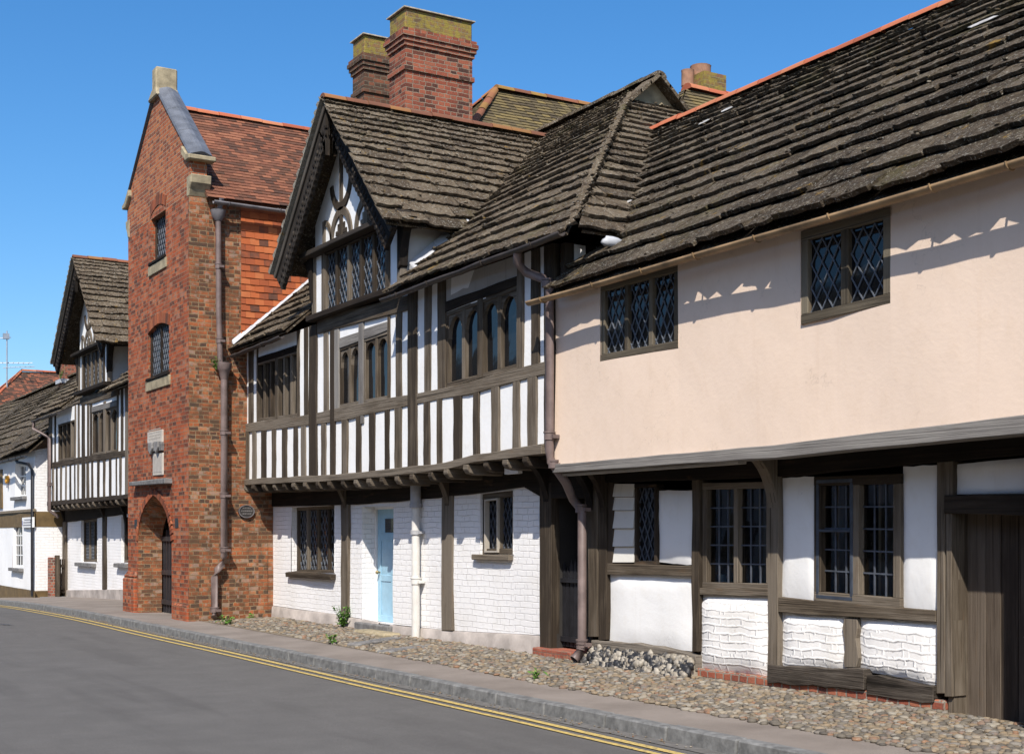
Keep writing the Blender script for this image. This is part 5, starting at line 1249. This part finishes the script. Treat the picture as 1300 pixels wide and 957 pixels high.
# ------------------------------------------------------------------ WHITE COTTAGE at the left edge
CT = thing('rendered_cottage', 'white painted cottage with brown bands and stone slab roof at the left edge', 'house', (8.0, 43, -.3))
CX, C0 = 8.0, 39.3; uL_, uR_ = -70, u_at(C0, CX)
cw1 = (19.5, 33.2, 589, 631); cw2 = (17, 29, 664, 720); cwh = (-30, -12, 600, 660)
m = MB(); holed(m, CX, .16, uL_, uR_, lambda u: vz(u, 4.0, CX), lambda u: vz(u, 2.28, CX), [cw1]); holed(m, CX, .16, uL_, uR_, lambda u: vz(u, 1.86, CX), lambda u: vz(u, .05, CX), [cw2]); m.build('front_wall', PLASTER, CT)
m = MB(); holed(m, CX-.012, .05, uL_, uR_, lambda u: vz(u, 2.285, CX), lambda u: vz(u, 1.855, CX)); holed(m, CX-.03, .05, uL_, uR_, lambda u: vz(u, .06, CX), lambda u: vz(u, -.8, CX)); m.box((CX-.01, C0-.012, 1.855), (9.6, C0+.05, 2.285)); m.box((CX-.03, C0-.03, -.8), (9.6, C0+.05, .06)); m.build('brown_band', BROWNP, CT)
m = MB(); m.box((CX-.05, C0-.03, 2.285), (CX+.02, 60, 2.36)); m.build('string_course', m_simple('dull_brown_moulding', (.20,.16,.11), .8, .2), CT)
m = MB(); m.add([(CX, C0, -.5), (9.8, C0, -.5), (9.8, C0, 4.4), (CX, C0, 4.0)], [(0,1,2,3)], .5); m.build('side_wall', WBRICK, CT, recalc=False)
for h, ltc in ((cw1, (3, 3)), (cw2, (2, 4))):
    deep_window(CT, CX, .13 if h is cw1 else .05, h, 1, fw=.07, lat=ltc, bw=.035, lead=WHITEP, mat=WHITEP, rec=.03)
    z = ax(h[0], h[3], CX).z; m = MB(); m.box((CX-.13, yu(h[1], CX)-.1, z-.10), (CX+.03, yu(h[0], CX)+.12, z-.003)); m.build('window_sill', STONEG, CT, bevel=.008)
m = MB(); m.box((CX-.05, yu(3.6, CX), 1.6+3.2-1.6-.05), (CX+.01, yu(-8, CX), 4.0-.25)) if False else m.box((CX-.04, yu(3.8, CX), ax(2, 645, CX).z), (CX+.01, yu(-10, CX), ax(2, 596, CX).z)); m.build('shutter', BROWNP, CT)
m = MB(); t9 = .92; cc = math.cos(math.atan(t9)); ss = math.sin(math.atan(t9)); sl9 = 3.65/cc
slab_plane(m, (7.75, 0, 3.92), (0,1,0), (cc,0,ss), sl9, courses(sl9, .48, .24), lambda s: 39.0, lambda s: 66, .4, .9, .036, ph=3.1, sag=.05)
deck(m, (7.75, 0, 3.92), (0,1,0), (cc,0,ss), [(39.0, .03), (66, .03), (66, sl9), (39.0, sl9)]); m.extg([(11.4, 39, 7.26), (15, 39, 3.9), (15, 66, 3.9), (11.4, 66, 7.26)], (0,0,-.05), r=.2)
crf = m.build('roof', SLABD, CT)
m = MB(); ridge_tiles(m, (11.4, 39, 7.33), (11.4, 66, 7.33), .13, .4); m.build('ridge', SLABD, crf)
p = Vector((11.4, 50.2, 0)); m = MB(); m.box((11.1, 49.9, 6.5), (11.75, 50.5, 8.9)); ch = m.build('chimney', CHIMBRICK, crf)
m = MB(); m.extg([(11.02, 49.82, 7.1), (11.8, 49.82, 7.1), (11.8, 50.6, 7.1), (11.02, 50.6, 7.1)], (0,0,.14)); m.build('flashing', LEADW, crf)
gutter(CT, (7.68, 38.95, 3.82), (7.68, 60, 3.82), BLACK, .055)
yc = yu(46, CX); pipe(CT, [(7.70, C0+1.1, 3.78), (7.72, C0+1.0, 3.7), (7.88, C0+.3, 3.62), (CX-.06, C0+.06, 3.45), (CX-.06, C0+.06, -.1)], .042, BLACK, (2.0,))
# ------------------------------------------------------------------ signs, alarm, small street things
y0_, y1_ = yu(42.2, CX-.06), yu(28.6, CX-.06); z0_, z1_ = ax(37, 669.5, CX-.06).z, ax(37, 656.5, CX-.06).z
S1 = thing('wall_sign', 'small white name board with dark lettering on the brown band of the white cottage', 'sign', (CX-.04, (y0_+y1_)/2, z0_))
m = MB(); m.box((CX-.075, y0_, z0_), (CX-.02, y1_, z1_)); m.build('board', WHITEP, S1, bevel=.006)
m = MB()
for k, (a, b) in enumerate(((.22, .8), (.12, .86), (.12, .86))):
    z = z1_-.085-.075*k; y = y0_+(y1_-y0_)*(1-b); e = y0_+(y1_-y0_)*(1-a)
    while y < e-.03: w = R.uniform(.03, .07); m.box((CX-.079, y, z), (CX-.074, min(e, y+w), z+.035)); y += w+.014
m.build('lettering', GREYLET, S1)
m = MB(); m.box((CX-.08, y1_-.09, z0_+.06), (CX-.074, y1_-.03, z1_-.09)); m.build('emblem', m_simple('blue_emblem', (.08,.10,.30), .5, .1), S1)
p = ax(8.5, 608, CX-.05); AL = thing('alarm_box', 'yellow burglar alarm box high on the white cottage front', 'alarm', (CX, p.y, p.z-.12))
m = MB(); m.ext([(p.y-.14, p.z+.10), (p.y+.14, p.z+.10), (p.y+.11, p.z-.08), (p.y, p.z-.14), (p.y-.11, p.z-.08)], CX-.09, CX-.005); m.build('cover', YELLOWBOX, AL, bevel=.015)
m = MB(); m.ext([(p.y-.02, p.z-.26), (p.y+.02, p.z-.26), (p.y+.03, p.z-.15), (p.y-.03, p.z-.15)], CX-.06, CX-.006); m.build('strobe', GREYLET, AL)
# brick gate pier with timber gate
gy = 38.85; xa, xb, xc, xd = ay(64, 700, gy).x, ay(70.3, 700, gy).x, ay(75.8, 700, gy).x, ay(81, 700, gy).x
GP = thing('gate_pier', 'low red brick pier with a grey timber gate post beside the white cottage', 'gate pier', (xa, gy, -.2))
m = MB(); m.box((xa, gy, -.4), (xb-.004, gy+.35, 1.0)); m.build('pier', PLINTHBRICK, GP, bevel=.01)
m = MB(); m.box((xb, gy-.03, -.3), (xc, gy+.12, 1.06), g='z'); m.build('post', TIMBER, GP, bevel=.012)
m = MB(); m.box((xc+.003, gy+.03, .72), (xd, gy+.07, .80), g='x'); m.box((xc+.003, gy+.03, .1), (xd, gy+.07, .18), g='x')
for k in range(3): m.box((xc+.02+.05*k, gy+.072, .0), (xc+.055+.05*k, gy+.09, .95), g='z')
m.build('gate', TIMBERD, GP)
m = MB(); m.box((ay(56, 760, gy-.4).x, gy-.5, -.4), (8.78, gy+.2, -.10)); tag(m.build('stone_step', STONEG, bevel=.02), 'low grey stone step before the timber gate by the brick pier', 'step')
# oval plaque on the tower side
c = ay(313, 649, T0-.03); OP = thing('oval_plaque', 'dark oval plaque with raised rim on the tower side wall above the pavement', 'plaque', (c.x, T0, c.z))
rx, rz_ = (ay(323, 649, T0).x-ay(303, 649, T0).x)/2, .115; n = 28
el = lambda k, s: (c.x+math.cos(2*math.pi*k/n)*rx*s, T0-.03, c.z+math.sin(2*math.pi*k/n)*rz_*s)
m = MB(); m.extg([el(k, 1) for k in range(n)], (0, .05, 0)); m.build('plate', m_simple('dark_cast_iron', (.05,.045,.042), .55, .3, 14, .3), OP)
m = MB(); vs = [el(k, 1.0) for k in range(n)]+[el(k, .9) for k in range(n)]; vs = [(x, y-.012, z) for x, y, z in vs]+[(x, y+.004, z) for x, y, z in vs]
fs = []
for k in range(n):
    j = (k+1) % n; fs += [(k, j, n+j, n+k), (2*n+k, 2*n+j, j, k), (n+k, n+j, 3*n+j, 3*n+k)]
m.add(vs, fs, .5); m.build('rim', IRONG, OP)
RL = m_simple('worn_raised_lettering', (.14,.13,.125), .5, .2)
for k in range(3):
    m = MB(); z = c.z+.045-.05*k; w = rx*(.5, .7, .5)[k]; x = c.x-w
    while x < c.x+w: ww = R.uniform(.015, .03); m.box((x, T0-.038, z), (x+ww, T0-.028, z+.024)); x += ww+.01
    m.build('raised_lettering', RL, OP)
# stones let into the cobbles by the blue door
for (u0, u1, v0, v1, z, lab, mt) in ((432, 492, 808, 816, .165, 'long weathered stone slab set in the cobbles before the blue door', STONEG), (470, 540, 817, 825, .15, 'second stone slab in the cobbles at the foot of the cream pipe', STONEG)):
    a = az(u0+8, v1, z); b = az(u1, v0, z); d = Vector((b.x-a.x, b.y-a.y, 0)); L = d.length; d.normalize(); n_ = Vector((-d.y, d.x, 0)); n_ = n_ if n_.x > 0 else -n_
    m = MB(); q = [Vector((a.x, a.y, z)), Vector((a.x, a.y, z))+d*L, Vector((a.x, a.y, z))+d*L+n_*.22, Vector((a.x, a.y, z))+n_*.22]; m.extg(q, (0,0,-.12)); o = m.build('stone_slab', mt, bevel=.015); tag(o, lab, 'slab')
m = MB(); m.box((8.42, yu(501, 8.6), .05), (8.72, yu(462, 8.6), .19)); tag(m.build('stone_step', STONE, bevel=.03), 'worn buff stone step under the blue door', 'step')
# plants
def weed(name, loc, h, w, n, label, cat='weed', stems=7):
    t = thing(name, label, cat, loc); m = MB(); s_ = MB(); L = Vector(loc)
    for k in range(stems):
        a = R.uniform(0, 6.28); tip = L+Vector((math.cos(a)*w*R.uniform(.2,.9), math.sin(a)*w*R.uniform(.2,.9), h*R.uniform(.5, 1))); mid = (L+tip)/2+Vector((0,0,h*.12)); s_.tube([L, mid, tip], [.006,.004,.002], 5)
        for j in range(n//stems):
            tt = R.uniform(.15, 1); p = L+(tip-L)*tt+Vector((R.uniform(-1,1)*.035, R.uniform(-1,1)*.035, R.uniform(-.02,.04))); sz = R.uniform(.018, .04)
            d = Vector((R.uniform(-1,1), R.uniform(-1,1), R.uniform(-.2,.7))).normalized(); e = d.cross(Vector((R.uniform(-.4,.4), R.uniform(-.4,.4), 1))).normalized()
            m.add([p, p+d*sz+e*sz*.5, p+d*sz*2.1+Vector((0,0,-sz*.4)), p+d*sz-e*sz*.5], [(0,1,2,3)])
    m.build('foliage', LEAF, t, recalc=False); s_.build('stem', LEAF, t); return t
p = ax(435, 796, LX-.12); weed('weed_plant', (LX-.12, p.y, .13), .36, .20, 260, 'bushy green weed growing at the foot of the oak post left of the blue door', 'plant', 14)
p = az(345, 834, .115); weed('weed_plant', tuple(az(422, 817, .12)), .14, .15, 60, 'small green weed at the edge of the cobbles by the long stone slab', 'plant')
weed('weed_plant', tuple(az(291, 793, .11)), .14, .28, 110, 'low green weeds spreading beside the tower pipe outlet', 'plant', 10)
weed('weed_plant', tuple(az(320, 787, .11)), .12, .08, 36, 'tiny green weed against the tower side wall below the oval plaque', 'plant')
a = ay(274.5, 469, T0-.1); weed('weed_plant', tuple(a), .2, .10, 50, 'green tuft growing from the tower brickwork by the rainwater hopper', 'plant')
weed('weed_plant', (11.0, 49.7, 7.2), .5, .3, 60, 'green tuft on the far roof beside a brick chimney', 'plant')
weed('weed_plant', tuple(az(679, 863, .12)), .09, .10, 36, 'small weed at the edge of the cobbles before the gated passage', 'plant')

# ------------------------------------------------------------------ HOUSES BEHIND
def hip_tile_house(name, label, rx0, rx1, ry, rz, drop, mat, ridge_mat, hips=True):
    h = thing(name, label, 'house', ((rx0+rx1)/2, ry, 0))
    m = MB(); s2 = math.sqrt(.5); sl = drop*math.sqrt(2)
    tile_plane(m, (0, ry-drop, rz-drop), (1,0,0), (0, s2, s2), sl, .1, .17, lambda s: rx0-drop+s*s2, lambda s: rx1, ph=R.random()*6, sag=.03)
    tile_plane(m, (rx0-drop, 0, rz-drop), (0,1,0), (s2, 0, s2), sl, .1, .17, lambda s: ry-drop+s*s2, lambda s: ry+drop-s*s2, ph=R.random()*6)
    deck(m, (0, ry-drop, rz-drop), (1,0,0), (0, s2, s2), [(rx0-drop, .02), (rx1, .02), (rx1, sl), (rx0, sl)], n=-.075)
    deck(m, (0, ry+drop, rz-drop), (1,0,0), (0, -s2, s2), [(rx0-drop, .02), (rx1, .02), (rx1, sl), (rx0, sl)], n=-.075)
    m.build('roof', mat, h)
    m = MB(); ridge_tiles(m, (rx0, ry, rz+.03), (rx1, ry, rz+.03), .13, .36)
    for sg in ((1, -1) if hips else ()): ridge_tiles(m, (rx0-drop, ry-sg*drop, rz-drop+.03), (rx0, ry, rz+.03), .08, .3)
    m.build('ridge', ridge_mat, h)
    m = MB(); m.box((rx0-drop+.3, ry-drop+.3, 0), (rx1-.2, ry+drop-.3, rz-drop)); m.build('wall', BRICKNEW, h); return h
hip_tile_house('tiled_house', 'hipped house behind the main range with lichen yellowed tiles and orange ridge', 12.85, 19, 22.0, 10.02, 3.0, OLDTILE, RIDGEL)
h2_ = hip_tile_house('tiled_house', 'hipped house behind the stone gablet with orange ridge and two chimney pots', 13.45, 18, 17.0, 8.70, 2.4, OLDTILE, RIDGE, hips=False)
cx_, cy_ = ay(896, 105, 17.5).x, 17.5
zc_ = ay(896, 97, cy_).z; m = MB(); m.box((ay(884, 105, cy_).x, cy_-.2, zc_-1.5), (ay(912, 105, cy_).x, cy_+.35, zc_)); cs_ = m.build('chimney', LICHB, h2_)
for u, v0, v1 in ((873, 104, 90), (889.5, 99, 85)):
    r_ = (ay(u+10.5, v0, cy_).x-ay(u-10.5, v0, cy_).x)/2*(1 if u > 880 else .62); b = ay(u, v0+6, cy_+.1); t_ = ay(u, v1, cy_+.1)
    m = MB(); m.tube([b, t_-Vector((0,0,.03)), t_], [r_, r_*.98, r_*1.03], 14); m.tube([t_+Vector((0,0,.001)), t_+Vector((0,0,.004))], r_*.8, 14); m.build('chimney_pot', m_simple('terracotta_pot', (.30,.16,.10), .8, .25, 8), cs_)
ry = 74; ap = ay(27, 471, ry)
FH = hip_tile_house('tiled_house', 'distant hipped house with dark and orange roof tiles beside the antenna at the left edge', ap.x, ap.x+8, ry, ap.z, 4.2, m_tile('patched_tile', [(.1,(.05,.032,.025)), (.45,(.09,.05,.035)), (.7,(.2,.075,.045)), (.95,(.36,.12,.06))], .4), RIDGE)
m = MB(); b = ay(8.8, 520, ry-1); t_ = ay(8.8, 420, ry-1); m.tube([b, t_], .035, 8); d = ay(9, 461, ry-1)
m.tube([d+Vector((-1.0,.5,0)), d+Vector((1.2,-.3,.06))], .02, 6)
for k in range(9):
    q = d+Vector((-.9+.24*k, .45-.09*k, .03)); m.tube([q+Vector((.05,.35,0)), q-Vector((.05,.35,0))], .012, 5)
m.tube([d+Vector((-.2,0,-.25)), d+Vector((1.3,-.3,-.12))], .02, 6); tp_ = ay(9, 428, ry-1); m.box((tp_.x-.2, tp_.y-.1, tp_.z-.1), (tp_.x+.1, tp_.y+.1, tp_.z+.18)); m.tube([tp_+Vector((-.6,.2,-.1)), tp_+Vector((.2,0,0))], .02, 6)
m.build('antenna', m_simple('grey_aluminium', (.45,.46,.48), .4, .1, 5, .05, .5, .7), FH)

# ------------------------------------------------------------------ houses across the street (they show in the upper windows)
for i, (ya, yb, zr, mt, lab) in enumerate(((-6, 17.8, 7.7, BRICKNEW, 'brick house across the street, mirrored as a dark roof in the gothic windows'), (18, 42, 7.9, PLASTER, 'white house across the street, mirrored as a dark roof in the far upper windows'))):
    h = thing('opposite_house', lab, 'house', (-6.5, (ya+yb)/2, 0)); m = MB(); m.box((-9.8, ya, -.5), (-4.2, yb, 5.0)); m.extg([(-9.8, ya, 5.0), (-4.2, ya, 5.0), (-7, ya, zr-.15)], (0, yb-ya, 0)); m.build('wall', mt, h)
    m = MB(); d_ = Vector((-3.0, 0, zr-4.75)); L_ = d_.length; d_.normalize()
    tile_plane(m, (-3.95, ya, 4.85), (0,1,0), tuple(d_), L_, .3, .5, lambda s: 0, lambda s: yb-ya, th=.03); m.extg([(-3.95, ya, 4.80), (-7, ya, zr-.05), (-10.05, ya, 4.80), (-7, ya, zr-.12)], (0, yb-ya, 0)); m.build('roof', OLDTILE, h)
    for k in range(5):
        for z0, z1 in ((.9, 2.2), (3.2, 4.4)):
            yy = ya+2.5+k*4.4; m = MB(); m.box((-4.24, yy, z0), (-4.16, yy+1.1, z1)); f_ = m.build('window', WHITEP, h); m = MB(); m.box((-4.17, yy+.07, z0+.07), (-4.15, yy+1.03, z1-.07)); m.build('pane', GLASS, f_)
# ------------------------------------------------------------------ light, sky, camera
EL, PHI = math.radians(47), math.radians(50)
s = Vector((-math.cos(EL)*math.cos(PHI), -math.cos(EL)*math.sin(PHI), math.sin(EL)))
L = bpy.data.lights.new('sun', 'SUN'); L.energy = 4.0; L.angle = math.radians(.5); L.color = (1.0, .935, .845)
lo = bpy.data.objects.new('sun', L); COL.objects.link(lo); lo.rotation_euler = s.to_track_quat('Z', 'Y').to_euler(); lo.location = (-10, -10, 30)
W = bpy.data.worlds.new('World'); sc.world = W; W.use_nodes = True; nt = W.node_tree
sk = nt.nodes.new('ShaderNodeTexSky'); sk.sky_type = 'NISHITA'; sk.sun_disc = False; sk.sun_elevation = EL; sk.sun_rotation = math.atan2(s.x, s.y); sk.altitude = 100; sk.air_density = 1.0; sk.dust_density = 1.4; sk.ozone_density = 4.5
bg = nt.nodes['Background']; hs = nt.nodes.new('ShaderNodeHueSaturation'); hs.inputs['Saturation'].default_value = 1.28; nt.links.new(sk.outputs[0], hs.inputs['Color']); nt.links.new(hs.outputs[0], bg.inputs[0]); bg.inputs[1].default_value = .112
cd = bpy.data.cameras.new('camera'); cam = bpy.data.objects.new('camera', cd); COL.objects.link(cam)
cam.location = (0, 0, EYE); cam.rotation_euler = (math.pi/2, 0, -ANG); cd.sensor_width = 36; cd.sensor_fit = 'HORIZONTAL'; cd.lens = F/1300*36; cd.shift_x = 0; cd.shift_y = (HZ-478.5)/1300; cd.clip_end = 5000; cd.clip_start = .1
sc.camera = cam
v = sc.view_settings; v.view_transform = 'Standard'; v.look = 'None'; v.gamma = 1; v.exposure = .66; v.use_curve_mapping = False
